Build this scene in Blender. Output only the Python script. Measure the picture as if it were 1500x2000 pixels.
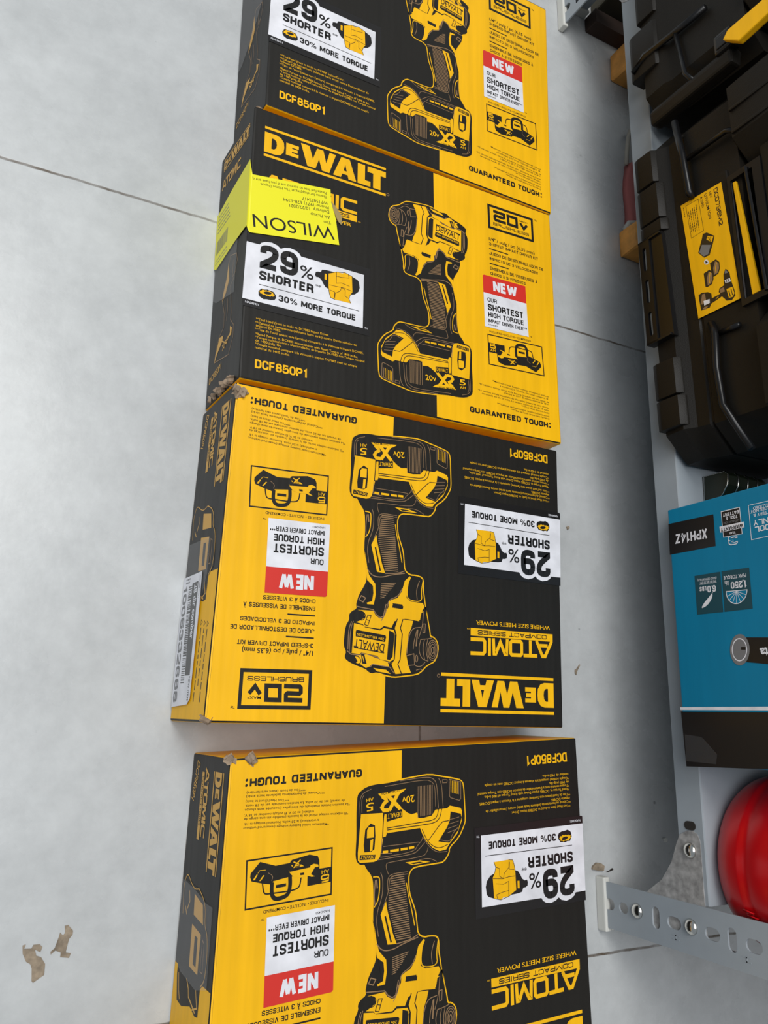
import bpy, bmesh, math, random
from mathutils import Vector, Matrix
for o in list(bpy.data.objects): bpy.data.objects.remove(o)
SC = bpy.context.scene
COL = SC.collection
random.seed(7)
CAMZ = 0.66985
CAMR = [(0.879887, 0.016887, 0.474883), (0.130916, -0.969307, -0.208097), (0.456793, 0.245272, -0.855092)]
TILE = 0.67789
JX = 0.4000
JY = 0.45113
# ------------------------------------------------------------ camera
cam = bpy.data.cameras.new('camera'); camo = bpy.data.objects.new('camera', cam); COL.objects.link(camo)
SC.camera = camo
cam.sensor_fit = 'VERTICAL'; cam.sensor_height = 24.0; cam.lens = 18.795; cam.clip_start = 0.01
CR, CD, CF = CAMR
M = Matrix(((CR[0], -CD[0], -CF[0], 0), (CR[1], -CD[1], -CF[1], 0), (CR[2], -CD[2], -CF[2], CAMZ), (0, 0, 0, 1)))
camo.matrix_world = M
# ------------------------------------------------------------ world and lamps
wd = bpy.data.worlds.new('world'); SC.world = wd; wd.use_nodes = True
wd.node_tree.nodes['Background'].inputs[0].default_value = (0.80, 0.90, 1.0, 1)
wd.node_tree.nodes['Background'].inputs[1].default_value = 0.27
def area(name, loc, target, sx, sy, power, col):
    l = bpy.data.lights.new(name, 'AREA'); l.shape = 'RECTANGLE'; l.size = sx; l.size_y = sy; l.energy = power; l.color = col
    o = bpy.data.objects.new(name, l); COL.objects.link(o); o.location = loc
    o.rotation_euler = (Vector(target) - Vector(loc)).to_track_quat('-Z', 'Y').to_euler()
    return o
area('shop_ceiling_lamp', (-0.35, 1.25, 2.6), (0.2, 0.3, 0), 0.9, 1.4, 44, (1, 0.985, 0.95))
area('shop_ceiling_lamp', (-0.80, 0.10, 2.6), (0.1, 0.1, 0), 1.3, 2.0, 38, (0.98, 0.985, 1))
SC.view_settings.view_transform = 'Standard'; SC.view_settings.look = 'None'
SC.view_settings.gamma = 1; SC.view_settings.use_curve_mapping = False; SC.view_settings.exposure = 0.0
# ------------------------------------------------------------ helpers
def tag(o, label=None, cat=None, group=None, kind=None):
    if label: o['label'] = label
    if cat: o['category'] = cat
    if group: o['group'] = group
    if kind: o['kind'] = kind
    return o
def empty(name, loc, label, cat, group=None):
    o = bpy.data.objects.new(name, None); o.empty_display_size = 0.02; COL.objects.link(o); o.location = loc
    return tag(o, label, cat, group)
def link(name, bm, mats, parent=None, smooth=False, label=None):
    me = bpy.data.meshes.new(name)
    bm.normal_update()
    for f in bm.faces: f.smooth = smooth
    if parent is not None:
        bm.transform(Matrix.Translation(-parent_world(parent)))
    bm.to_mesh(me); bm.free()
    for m in (mats if isinstance(mats, (list, tuple)) else [mats]): me.materials.append(m)
    o = bpy.data.objects.new(name, me); COL.objects.link(o)
    if parent is not None: o.parent = parent
    if label: o['label'] = label
    return o
def parent_world(p):
    v = Vector(p.location)
    while p.parent is not None:
        p = p.parent; v += Vector(p.location)
    return v
def autosmooth(o, ang=35):
    me = o.data
    for p in me.polygons: p.use_smooth = True
    bm = bmesh.new(); bm.from_mesh(me)
    for e in bm.edges:
        e.smooth = len(e.link_faces) == 2 and e.calc_face_angle(0) < math.radians(ang)
    bm.to_mesh(me); bm.free(); return o
def box(bm, lo, hi, bev=0.0, seg=2, mi=0):
    r = bmesh.ops.create_cube(bm, size=1.0)['verts']
    for v in r:
        v.co = Vector([(lo[i] + hi[i]) / 2 + v.co[i] * (hi[i] - lo[i]) for i in range(3)])
    fs = {f for v in r for f in v.link_faces}
    for f in fs: f.material_index = mi
    if bev > 0:
        es = list({e for v in r for e in v.link_edges})
        bmesh.ops.bevel(bm, geom=es, offset=bev, segments=seg, affect='EDGES', profile=0.6)
def rings(bm, rr, cap=True, close=True, mi=0):
    """loft: list of rings (lists of points)"""
    vs = [[bm.verts.new(p) for p in r] for r in rr]
    n = len(vs[0])
    for a, b in zip(vs[:-1], vs[1:]):
        for i in range(n if close else n - 1):
            f = bm.faces.new((a[i], a[(i + 1) % n], b[(i + 1) % n], b[i])); f.material_index = mi
    if cap:
        for q in (vs[0][::-1], vs[-1]):
            f = bm.faces.new(q); f.material_index = mi
def fix(bm): bmesh.ops.recalc_face_normals(bm, faces=bm.faces[:]); return bm
def prism(bm, pts, axis, a, b, bev=0.0, mi=0):
    """extrude a 2-D outline between a and b along axis (0,1,2); pts are the other two coordinates in order"""
    def P(p, t):
        q = list(p); q.insert(axis, t); return q
    n0 = len(bm.verts)
    va = [bm.verts.new(P(p, a)) for p in pts]; vb = [bm.verts.new(P(p, b)) for p in pts]
    n = len(pts); fs = [bm.faces.new(va[::-1]), bm.faces.new(vb)]
    for i in range(n): fs.append(bm.faces.new((va[i], va[(i + 1) % n], vb[(i + 1) % n], vb[i])))
    bmesh.ops.recalc_face_normals(bm, faces=fs)
    for f in fs: f.material_index = mi
    if bev > 0:
        es = list({e for f in fs for e in f.edges})
        bmesh.ops.bevel(bm, geom=es, offset=bev, segments=2, affect='EDGES', profile=0.6, clamp_overlap=True)
def tube(bm, pts, r, n=8, mi=0):
    rr = []
    P = [Vector(p) for p in pts]
    up = Vector((0.13, 0.31, 0.94))
    for i, p in enumerate(P):
        t = (P[min(i + 1, len(P) - 1)] - P[max(i - 1, 0)]).normalized()
        a = t.cross(up).normalized(); b = t.cross(a).normalized()
        rr.append([p + (a * math.cos(2 * math.pi * k / n) + b * math.sin(2 * math.pi * k / n)) * r for k in range(n)])
    rings(bm, rr, mi=mi)
def lathe(bm, prof, c, n=64, mi=0):
    rr = [[(c[0] + r * math.cos(2 * math.pi * k / n), c[1] + r * math.sin(2 * math.pi * k / n), c[2] + z) for k in range(n)] for r, z in prof]
    rings(bm, rr, mi=mi)
def smooth2(pts, closed=True, it=2):
    for _ in range(it):
        q = []; n = len(pts)
        rng = range(n) if closed else range(n - 1)
        if not closed: q.append(pts[0])
        for i in rng:
            a, b = pts[i], pts[(i + 1) % n]
            q.append((a[0] * .75 + b[0] * .25, a[1] * .75 + b[1] * .25)); q.append((a[0] * .25 + b[0] * .75, a[1] * .25 + b[1] * .75))
        if not closed: q.append(pts[-1])
        pts = q
    return pts
# ------------------------------------------------------------ materials
def nt(name):
    m = bpy.data.materials.new(name); m.use_nodes = True
    t = m.node_tree; b = t.nodes['Principled BSDF']
    return m, t, b
def mat(name, col, rough=0.5, metal=0.0, spec=0.5, bump=0.0, bscale=200, var=0.0, vscale=8, coat=0.0):
    m, t, b = nt(name)
    b.inputs['Base Color'].default_value = (*col, 1); b.inputs['Roughness'].default_value = rough
    b.inputs['Metallic'].default_value = metal; b.inputs['Specular IOR Level'].default_value = spec
    b.inputs['Coat Weight'].default_value = coat; b.inputs['Coat Roughness'].default_value = 0.15
    tc = t.nodes.new('ShaderNodeTexCoord')
    if var > 0:
        n = t.nodes.new('ShaderNodeTexNoise'); n.inputs['Scale'].default_value = vscale; n.inputs['Detail'].default_value = 6
        t.links.new(tc.outputs['Object'], n.inputs['Vector'])
        r = t.nodes.new('ShaderNodeMapRange'); r.inputs['From Min'].default_value = .3; r.inputs['From Max'].default_value = .7
        r.inputs['To Min'].default_value = 1 - var; r.inputs['To Max'].default_value = 1 + var
        t.links.new(n.outputs['Fac'], r.inputs['Value'])
        mx = t.nodes.new('ShaderNodeMix'); mx.data_type = 'RGBA'; mx.blend_type = 'MULTIPLY'; mx.inputs[0].default_value = 1
        mx.inputs[6].default_value = (*col, 1); t.links.new(r.outputs['Result'], mx.inputs[7]); t.links.new(mx.outputs[2], b.inputs['Base Color'])
    if bump > 0:
        n = t.nodes.new('ShaderNodeTexNoise'); n.inputs['Scale'].default_value = bscale; n.inputs['Detail'].default_value = 3
        t.links.new(tc.outputs['Object'], n.inputs['Vector'])
        bp = t.nodes.new('ShaderNodeBump'); bp.inputs['Strength'].default_value = bump; bp.inputs['Distance'].default_value = 0.001
        t.links.new(n.outputs['Fac'], bp.inputs['Height']); t.links.new(bp.outputs['Normal'], b.inputs['Normal'])
    return m
def printed(name, col, rough, var, spec=0.28, flute=0.42):
    """ink on corrugated board: faint flute lines along y, soft bump, slight wear"""
    m, t, b = nt(name)
    b.inputs['Roughness'].default_value = rough; b.inputs['Specular IOR Level'].default_value = spec
    tc = t.nodes.new('ShaderNodeTexCoord')
    mp = t.nodes.new('ShaderNodeMapping'); mp.inputs['Scale'].default_value = (1, 0.06, 1)
    t.links.new(tc.outputs['Object'], mp.inputs['Vector'])
    n = t.nodes.new('ShaderNodeTexNoise'); n.inputs['Scale'].default_value = 130; n.inputs['Detail'].default_value = 4
    t.links.new(mp.outputs[0], n.inputs['Vector'])
    n2 = t.nodes.new('ShaderNodeTexNoise'); n2.inputs['Scale'].default_value = 9; n2.inputs['Detail'].default_value = 5
    t.links.new(tc.outputs['Object'], n2.inputs['Vector'])
    ad = t.nodes.new('ShaderNodeMath'); ad.operation = 'ADD'; t.links.new(n.outputs['Fac'], ad.inputs[0]); t.links.new(n2.outputs['Fac'], ad.inputs[1])
    r = t.nodes.new('ShaderNodeMapRange'); r.inputs['From Min'].default_value = .7; r.inputs['From Max'].default_value = 1.3
    r.inputs['To Min'].default_value = 1 - var; r.inputs['To Max'].default_value = 1 + var
    t.links.new(ad.outputs[0], r.inputs['Value'])
    mx = t.nodes.new('ShaderNodeMix'); mx.data_type = 'RGBA'; mx.blend_type = 'MULTIPLY'; mx.inputs[0].default_value = 1
    mx.inputs[6].default_value = (*col, 1); t.links.new(r.outputs['Result'], mx.inputs[7]); t.links.new(mx.outputs[2], b.inputs['Base Color'])
    w = t.nodes.new('ShaderNodeTexWave'); w.inputs['Scale'].default_value = 50; w.inputs['Distortion'].default_value = 0.6; w.bands_direction = 'X'
    t.links.new(tc.outputs['Object'], w.inputs['Vector'])
    a2 = t.nodes.new('ShaderNodeMath'); a2.operation = 'MULTIPLY_ADD'; a2.inputs[1].default_value = 0.025
    t.links.new(w.outputs['Fac'], a2.inputs[0])
    n3 = t.nodes.new('ShaderNodeTexNoise'); n3.inputs['Scale'].default_value = 22; n3.inputs['Detail'].default_value = 3
    mp2 = t.nodes.new('ShaderNodeMapping'); mp2.inputs['Scale'].default_value = (1, 0.25, 1); t.links.new(tc.outputs['Object'], mp2.inputs['Vector']); t.links.new(mp2.outputs[0], n3.inputs['Vector'])
    t.links.new(n3.outputs['Fac'], a2.inputs[2])
    bp = t.nodes.new('ShaderNodeBump'); bp.inputs['Strength'].default_value = flute; bp.inputs['Distance'].default_value = 0.003
    t.links.new(a2.outputs[0], bp.inputs['Height']); t.links.new(bp.outputs['Normal'], b.inputs['Normal'])
    return m
YEL = (0.86, 0.455, 0.003); BLK = (0.0125, 0.0112, 0.0092)
MY = printed('yellow_ink_on_board', YEL, 0.5, 0.10)
MK = printed('black_ink_on_board', BLK, 0.5, 0.12)
MN = mat('bronze_ink', (0.27, 0.16, 0.075), 0.5)
MW = mat('white_label_paper', (0.72, 0.72, 0.76), 0.4, var=0.11, vscale=60)
MKL = mat('black_label_paper', (0.011, 0.010, 0.010), 0.33)
MR = mat('red_label_paper', (0.62, 0.028, 0.018), 0.4)
MG = mat('grey_ink', (0.17, 0.17, 0.175), 0.45)
MGO = mat('ochre_ink', (0.62, 0.34, 0.055), 0.5)
MT = printed('teal_ink_on_board', (0.002, 0.185, 0.335), 0.45, 0.06, flute=0.08)
MD = mat('dark_teal_ink', (0.006, 0.055, 0.075), 0.45)
MLY = mat('lemon_yellow_label', (0.80, 0.75, 0.008), 0.45)
MTORN = mat('torn_brown_board', (0.30, 0.22, 0.15), 0.9, bump=0.8, bscale=300, var=.35, vscale=120)
INK = {'Y': MY, 'K': MK, 'N': MN, 'W': MW, 'k': MKL, 'R': MR, 'G': MG, 'T': MT, 'D': MD, 'O': MGO, 'L': MLY}
MSTEEL = mat('grey_painted_steel', (0.31, 0.345, 0.375), 0.42, var=0.05, vscale=30)
MGALV = mat('galvanised_steel', (0.40, 0.39, 0.38), 0.5, metal=0.35, var=0.35, vscale=140)
MCHROME = mat('bright_zinc', (0.75, 0.73, 0.68), 0.18, metal=1.0)
MFOOT = mat('white_plastic', (0.62, 0.62, 0.58), 0.5)
MPLAS = mat('black_moulded_plastic', (0.0075, 0.0062, 0.0045), 0.5, spec=0.22, bump=0.15, bscale=900)
MPLAS2 = mat('black_satin_plastic', (0.005, 0.005, 0.0055), 0.32, spec=0.35)
MRED = mat('red_gloss_enamel', (0.52, 0.0025, 0.006), 0.28, spec=0.38, var=0.08, vscale=10)
MORG = mat('orange_wood', (0.80, 0.36, 0.075), 0.55, var=.3, vscale=45)
MBRN = mat('dark_brown_wood', (0.035, 0.018, 0.012), 0.7, var=.3, vscale=25)
MPINK = mat('faded_red_cloth', (0.55, 0.17, 0.155), 0.85)
MCORD = mat('cream_cord', (0.55, 0.50, 0.42), 0.8)
MMUD = mat('dried_brown_mud', (0.25, 0.20, 0.145), 0.9, bump=1.0, bscale=250, var=.35, vscale=150)
MDIRT_SHADE = mat('dark_dirt_and_hole_shade', (0.02, 0.016, 0.012), 0.9)  # dirt shred, and the painted shade of the lip holes
MOLIVE = mat('dark_olive_board', (0.05, 0.042, 0.025), 0.7)
def film_material():
    m, t, b = nt('clear_tape_film')
    b.inputs['Base Color'].default_value = (0.55, 0.55, 0.56, 1); b.inputs['Roughness'].default_value = 0.22
    b.inputs['Alpha'].default_value = 0.15
    return m
MFILM = film_material()
MFILM2 = film_material(); MFILM2.node_tree.nodes['Principled BSDF'].inputs['Alpha'].default_value = 0.025
def floor_material():
    m, t, b = nt('grey_gloss_floor_tile')
    tc = t.nodes.new('ShaderNodeTexCoord'); ob = tc.outputs['Object']
    def noise(s, d=6, r=.55):
        n = t.nodes.new('ShaderNodeTexNoise'); n.inputs['Scale'].default_value = s; n.inputs['Detail'].default_value = d; n.inputs['Roughness'].default_value = r
        t.links.new(ob, n.inputs['Vector']); return n.outputs['Fac']
    def ramp(src, a, b_, ca, cb):
        r = t.nodes.new('ShaderNodeMapRange'); r.inputs['From Min'].default_value = a; r.inputs['From Max'].default_value = b_
        r.inputs['To Min'].default_value = ca; r.inputs['To Max'].default_value = cb; t.links.new(src, r.inputs['Value']); return r.outputs['Result']
    def math_(op, a, bb):
        n = t.nodes.new('ShaderNodeMath'); n.operation = op
        for i, q in enumerate((a, bb)):
            if q is None: continue
            if isinstance(q, (int, float)): n.inputs[i].default_value = q
            else: t.links.new(q, n.inputs[i])
        return n.outputs[0]
    v = math_('MULTIPLY', ramp(noise(7), .3, .7, .90, 1.07), ramp(noise(45, 8, .72), .3, .7, .92, 1.07))
    # small dark specks
    vo = t.nodes.new('ShaderNodeTexVoronoi'); vo.inputs['Scale'].default_value = 26; t.links.new(ob, vo.inputs['Vector'])
    sp = ramp(vo.outputs['Distance'], .035, .055, .0, 1.0)
    sp = math_('MAXIMUM', sp, ramp(noise(9, 2), .56, .60, 1.0, 0.0))
    v = math_('MULTIPLY', v, ramp(sp, 0, 1, .55, 1))
    mx = t.nodes.new('ShaderNodeMix'); mx.data_type = 'RGBA'; mx.blend_type = 'MULTIPLY'; mx.inputs[0].default_value = 1
    mx.inputs[6].default_value = (0.490, 0.507, 0.512, 1); t.links.new(v, mx.inputs[7])
    # grout joints
    sx = t.nodes.new('ShaderNodeSeparateXYZ'); t.links.new(ob, sx.inputs[0])
    wob = ramp(noise(35, 3), .3, .7, -.0006, .0006)
    def joint(c, off):
        q = math_('ADD', math_('ADD', c, -off), wob)
        q = math_('PINGPONG', q, TILE / 2.0)
        return ramp(q, .0008, .0016, 1.0, 0.0)
    g = math_('MAXIMUM', joint(sx.outputs['X'], JX), joint(sx.outputs['Y'], JY))
    g2 = math_('MULTIPLY', g, ramp(noise(30, 4), .35, .62, .45, 1))
    m2 = t.nodes.new('ShaderNodeMix'); m2.data_type = 'RGBA'; t.links.new(g2, m2.inputs[0]); t.links.new(mx.outputs[2], m2.inputs[6]); m2.inputs[7].default_value = (0.085, 0.060, 0.038, 1)
    t.links.new(m2.outputs[2], b.inputs['Base Color'])
    t.links.new(ramp(noise(14, 6), .3, .7, .22, .34), b.inputs['Roughness'])
    b.inputs['Specular IOR Level'].default_value = 0.45
    bp = t.nodes.new('ShaderNodeBump'); bp.inputs['Strength'].default_value = .12; bp.inputs['Distance'].default_value = .0015
    t.links.new(math_('SUBTRACT', noise(55, 5), g), bp.inputs['Height']); t.links.new(bp.outputs['Normal'], b.inputs['Normal'])
    return m
MFLOOR = floor_material()
MWALL = mat('painted_wall', (0.45, 0.45, 0.43), 0.8, bump=.2, bscale=120)
# ------------------------------------------------------------ print builder
_tc = {}
def text_mesh(s, bold):
    k = (s, bold)
    if k not in _tc:
        c = bpy.data.curves.new('t', 'FONT'); c.body = s; c.size = 1; c.resolution_u = 2 if len(s) > 26 else 4
        c.offset = (0, .008, .018, .03, .04, .055)[bold]
        o = bpy.data.objects.new('t', c); COL.objects.link(o)
        dg = bpy.context.evaluated_depsgraph_get(); dg.update()
        me = bpy.data.meshes.new_from_object(o.evaluated_get(dg))
        vs = [(v.co.x, v.co.y) for v in me.vertices]; fs = [tuple(p.vertices) for p in me.polygons]
        bpy.data.objects.remove(o); bpy.data.curves.remove(c); bpy.data.meshes.remove(me)
        _tc[k] = (vs, fs)
    return _tc[k]
CAPH = max(v[1] for v in text_mesh('H', 0)[0])
class Print:
    """flat artwork in sheet millimetres (u right, v up), mapped on a surface by fn(u, v, h)"""
    def __init__(s, fn, h0=0.00008, dh=0.00006):
        s.bm = bmesh.new(); s.fn = fn; s.h0 = h0; s.dh = dh; s.mats = []; s.k = 0
    def mi(s, c):
        m = INK[c]
        if m not in s.mats: s.mats.append(m)
        return s.mats.index(m)
    def raw(s, lv, c, vs, fs):
        s.k += 1; h = s.h0 + s.dh * lv + 8e-7 * (s.k % 64)
        V = [s.bm.verts.new(s.fn(u, v, h)) for u, v in vs]
        mi = s.mi(c)
        for f in fs:
            if len(set(f)) < 3: continue
            try: F = s.bm.faces.new([V[i] for i in f]); F.material_index = mi
            except ValueError: pass
    def poly(s, lv, c, pts, sm=0):
        if sm: pts = smooth2(list(pts), True, 1)
        a = sum(pts[i][0] * pts[(i + 1) % len(pts)][1] - pts[(i + 1) % len(pts)][0] * pts[i][1] for i in range(len(pts)))
        if a < 0: pts = pts[::-1]
        s.raw(lv, c, pts, [tuple(range(len(pts)))])
    def line(s, lv, c, w, pts, closed=0, sm=0):
        if sm: pts = smooth2(list(pts), bool(closed), 2)
        n = len(pts); A = []; B = []
        P = [Vector((p[0], p[1])) for p in pts]
        for i in range(n):
            t1 = P[i] - P[i - 1] if (closed or i > 0) else P[1] - P[0]
            t2 = P[(i + 1) % n] - P[i] if (closed or i < n - 1) else P[-1] - P[-2]
            if t1.length < 1e-6: t1 = t2
            if t2.length < 1e-6: t2 = t1
            if t1.length < 1e-6: continue
            t1 = t1.normalized(); t2 = t2.normalized()
            nn = Vector((-t1.y - t2.y, t1.x + t2.x))
            if nn.length < 1e-4: nn = Vector((-t1.y, t1.x))
            nn.normalize(); k = w / 2 / max(.45, nn.dot(Vector((-t1.y, t1.x))))
            A.append(P[i] + nn * k); B.append(P[i] - nn * k)
        m = len(A); vs = [tuple(a) for a in A] + [tuple(b) for b in B]
        fs = [(m + i, m + (i + 1) % m, (i + 1) % m, i) for i in range(m if closed else m - 1)]
        s.raw(lv, c, vs, fs)
    def text(s, lv, c, st, p0, p1, h, b=0):
        if b >= 2 and all(ch in GL or ch == ' ' for ch in st): return s.stroke(lv, c, st, p0, p1, h, (.15, .17, .19, .21, .235, .26)[b])
        vs, fs = text_mesh(st, b)
        if not vs: return
        x0 = min(v[0] for v in vs); x1 = max(v[0] for v in vs)
        d = Vector(p1) - Vector(p0); L = d.length; d.normalize(); n = Vector((-d.y, d.x))
        kx = L / (x1 - x0); ky = h / CAPH
        s.raw(lv, c, [tuple(Vector(p0) + d * ((x - x0) * kx) + n * (y * ky)) for x, y in vs], fs)
    def stroke(s, lv, c, st, p0, p1, h, wt):
        """heavy condensed capitals drawn with a thick pen"""
        d = Vector(p1) - Vector(p0); L = d.length; d.normalize(); n = Vector((-d.y, d.x))
        adv = []; x = 0.0; gap = .055
        for ch in st:
            w = .34 if ch == ' ' else GW.get(ch, .56)
            adv.append((x, w)); x += w + (gap if ch != ' ' else 0)
        x -= gap
        k = L / x; pw = wt * h; pwx = min(pw, .44 * k * .56)
        for ch, (x0, w) in zip(st, adv):
            if ch == ' ': continue
            X0 = x0 * k + pwx / 2; WW = max(w * k - pwx, 0.0); HH = h - pw
            for path in GL[ch]:
                cl = path[-1] == 'c'; pts = path[:-1] if cl else path
                Q = [(X0 + p[0] * WW, pw / 2 + p[1] * HH, len(p) > 2) for p in pts]
                out = []; m = len(Q)
                for i, q in enumerate(Q):
                    if q[2] and (cl or 0 < i < m - 1):
                        a = Vector(Q[i - 1][:2]); e = Vector(Q[(i + 1) % m][:2]); v = Vector(q[:2])
                        r = .25 * h
                        s1 = v + (a - v) * min(.5, r / max((a - v).length, 1e-6)); s2 = v + (e - v) * min(.5, r / max((e - v).length, 1e-6))
                        for t in (0, .25, .5, .75, 1): out.append(s1 * (1 - t) ** 2 + v * 2 * t * (1 - t) + s2 * t * t)
                    else: out.append(Vector(q[:2]))
                s.line(lv, c, (pw + pwx) / 2 if ch != '%' else pw * .62, [tuple(Vector(p0) + d * o.x + n * o.y) for o in out], 1 if cl else 0)
    def words(s, lv, c, p0, p1, w, seed):
        """a line of print too small to read: a row of short pen strokes"""
        r = random.Random(seed); d = Vector(p1) - Vector(p0); L = d.length; d.normalize(); x = 0.0
        while x < L:
            n = min(L - x, w * r.uniform(1.5, 5)); s.line(lv, c, w, [tuple(Vector(p0) + d * x), tuple(Vector(p0) + d * (x + n))]); x += n + w * .9
    def art(s, A):
        for a in A:
            if a[0] == 'w': s.words(*a[1:]); continue
            if a[0] == 'p': s.poly(*a[1:])
            elif a[0] == 'l': s.line(*a[1:])
            else: s.text(*a[1:])
    def done(s, name, parent, label=None): return link(name, s.bm, s.mats, parent, False, label)
O_ = [(0, 0, 1), (1, 0, 1), (1, 1, 1), (0, 1, 1), 'c']
GL = {
 'A': [[(0, -.1), (.5, 1.06)], [(.5, 1.06), (1, -.1)], [(.2, .26), (.8, .26)]],
 'B': [[(.5, .52), (1, .52, 1), (1, 0, 1), (0, 0), (0, 1), (.95, 1, 1), (.95, .52, 1), (.5, .52)], [(0, .52), (.6, .52)]],
 'C': [[(1, .66), (1, 1, 1), (0, 1, 1), (0, 0, 1), (1, 0, 1), (1, .34)]],
 'D': [[(0, 0), (0, 1), (1, 1, 1), (1, 0, 1), 'c']],
 'E': [[(1.06, 1), (0, 1), (0, 0), (1.06, 0)], [(0, .51), (.95, .51)]],
 'F': [[(1.06, 1), (0, 1), (0, -.1)], [(0, .5), (.95, .5)]],
 'G': [[(1, .7), (1, 1, 1), (0, 1, 1), (0, 0, 1), (1, 0, 1), (1, .46), (.55, .46)]],
 'H': [[(0, -.1), (0, 1.1)], [(1, -.1), (1, 1.1)], [(0, .5), (1, .5)]],
 'I': [[(.5, -.1), (.5, 1.1)]],
 'J': [[(1, 1.1), (1, 0, 1), (0, 0, 1), (0, .35)]],
 'K': [[(0, -.1), (0, 1.1)], [(1, 1.1), (.1, .45)], [(.4, .62), (1.02, -.1)]],
 'L': [[(0, 1.1), (0, 0), (1.08, 0)]],
 'M': [[(0, -.1), (0, 1.1)], [(1, -.1), (1, 1.1)], [(.02, 1.05), (.5, .12)], [(.98, 1.05), (.5, .12)]],
 'N': [[(0, -.1), (0, 1.1)], [(1, -.1), (1, 1.1)], [(.02, 1.05), (.98, -.05)]],
 'O': [O_], 'Q': [O_, [(.6, .25), (1.1, -.12)]], '0': [O_],
 'P': [[(0, -.1), (0, 1), (1, 1, 1), (1, .45, 1), (0, .45)]],
 'R': [[(0, -.1), (0, 1), (.97, 1, 1), (.97, .48, 1), (0, .48)], [(.5, .48), (.97, .4, 1), (1, -.1)]],
 'S': [[(1, .7), (1, 1, 1), (0, 1, 1), (0, .55, 1), (1, .47, 1), (1, 0, 1), (0, 0, 1), (0, .3)]],
 'T': [[(-.08, 1), (1.08, 1)], [(.5, 1), (.5, -.1)]],
 'U': [[(0, 1.1), (0, 0, 1), (1, 0, 1), (1, 1.1)]],
 'V': [[(0, 1.1), (.5, -.06)], [(.5, -.06), (1, 1.1)]],
 'W': [[(-.02, 1.1), (.24, -.08)], [(.24, -.08), (.5, 1.0)], [(.5, 1.0), (.76, -.08)], [(.76, -.08), (1.02, 1.1)]],
 'X': [[(0, 1.1), (1, -.1)], [(0, -.1), (1, 1.1)]],
 'Y': [[(0, 1.1), (.5, .42), (1, 1.1)], [(.5, .45), (.5, -.1)]],
 'Z': [[(-.05, 1), (1, 1), (0, 0), (1.06, 0)]],
 '1': [[(.1, .8), (.75, 1), (.75, -.1)]],
 '2': [[(0, .68), (0, 1, 1), (1, 1, 1), (1, .55, 1), (0, .08), (0, 0), (1.08, 0)]],
 '3': [[(0, .72), (0, 1, 1), (.95, 1, 1), (.95, .52, 1), (.4, .52)], [(.4, .52), (1, .52, 1), (1, 0, 1), (0, 0, 1), (0, .28)]],
 '4': [[(.72, -.1), (.72, 1), (0, .3), (0, .25), (1.08, .25)]],
 '5': [[(.98, 1), (.08, 1), (.04, .5), (.3, .62, 1), (1, .62, 1), (1, 0, 1), (0, 0, 1), (0, .26)]],
 '6': [[(1, .74), (1, 1, 1), (0, 1, 1), (0, 0, 1), (1, 0, 1), (1, .58, 1), (.05, .55)]],
 '7': [[(-.05, 1), (1, 1), (.35, -.1)]],
 '8': [[(.5, .52), (.95, .55, 1), (.95, 1, 1), (.05, 1, 1), (.05, .55, 1), 'c'], [(.5, .52), (1, .52, 1), (1, 0, 1), (0, 0, 1), (0, .52, 1), 'c']],
 '9': [[(0, .26), (0, 0, 1), (1, 0, 1), (1, 1, 1), (0, 1, 1), (0, .42, 1), (.95, .45)]],
 '%': [[(0, .6, 1), (.34, .6, 1), (.34, 1, 1), (0, 1, 1), 'c'], [(.66, 0, 1), (1, 0, 1), (1, .4, 1), (.66, .4, 1), 'c'], [(.78, 1.08), (.22, -.08)]],
 '*': [[(.5, .6), (.5, 1.05)], [(.05, .95), (.95, .7)], [(.95, .95), (.05, .7)]],
 '-': [[(0, .42), (1, .42)]], ',': [[(.5, .02), (.3, -.22)]], '.': [[(.5, -.06), (.5, .1)]],
 '/': [[(0, -.1), (1, 1.1)]], '&': [[(1, .35), (.7, 0, 1), (0, 0, 1), (0, .4, 1), (.8, .75, 1), (.6, 1.02, 1), (.2, 1, 1), (.2, .7), (1.05, -.1)]],
 'À': [[(0, -.1), (.5, 1.06)], [(.5, 1.06), (1, -.1)], [(.2, .26), (.8, .26)], [(.2, 1.45), (.6, 1.25)]],
 '•': [[(.1, .45), (.9, .45)]],
}
GW = {'I': .18, 'M': .74, 'W': .88, 'A': .6, 'V': .6, 'N': .6, '1': .40, '%': .92, '*': .34, '-': .3, ',': .16, '.': .16, '/': .4, '&': .62, '•': .2, 'L': .5, 'F': .52, 'E': .52, 'T': .54}
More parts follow.
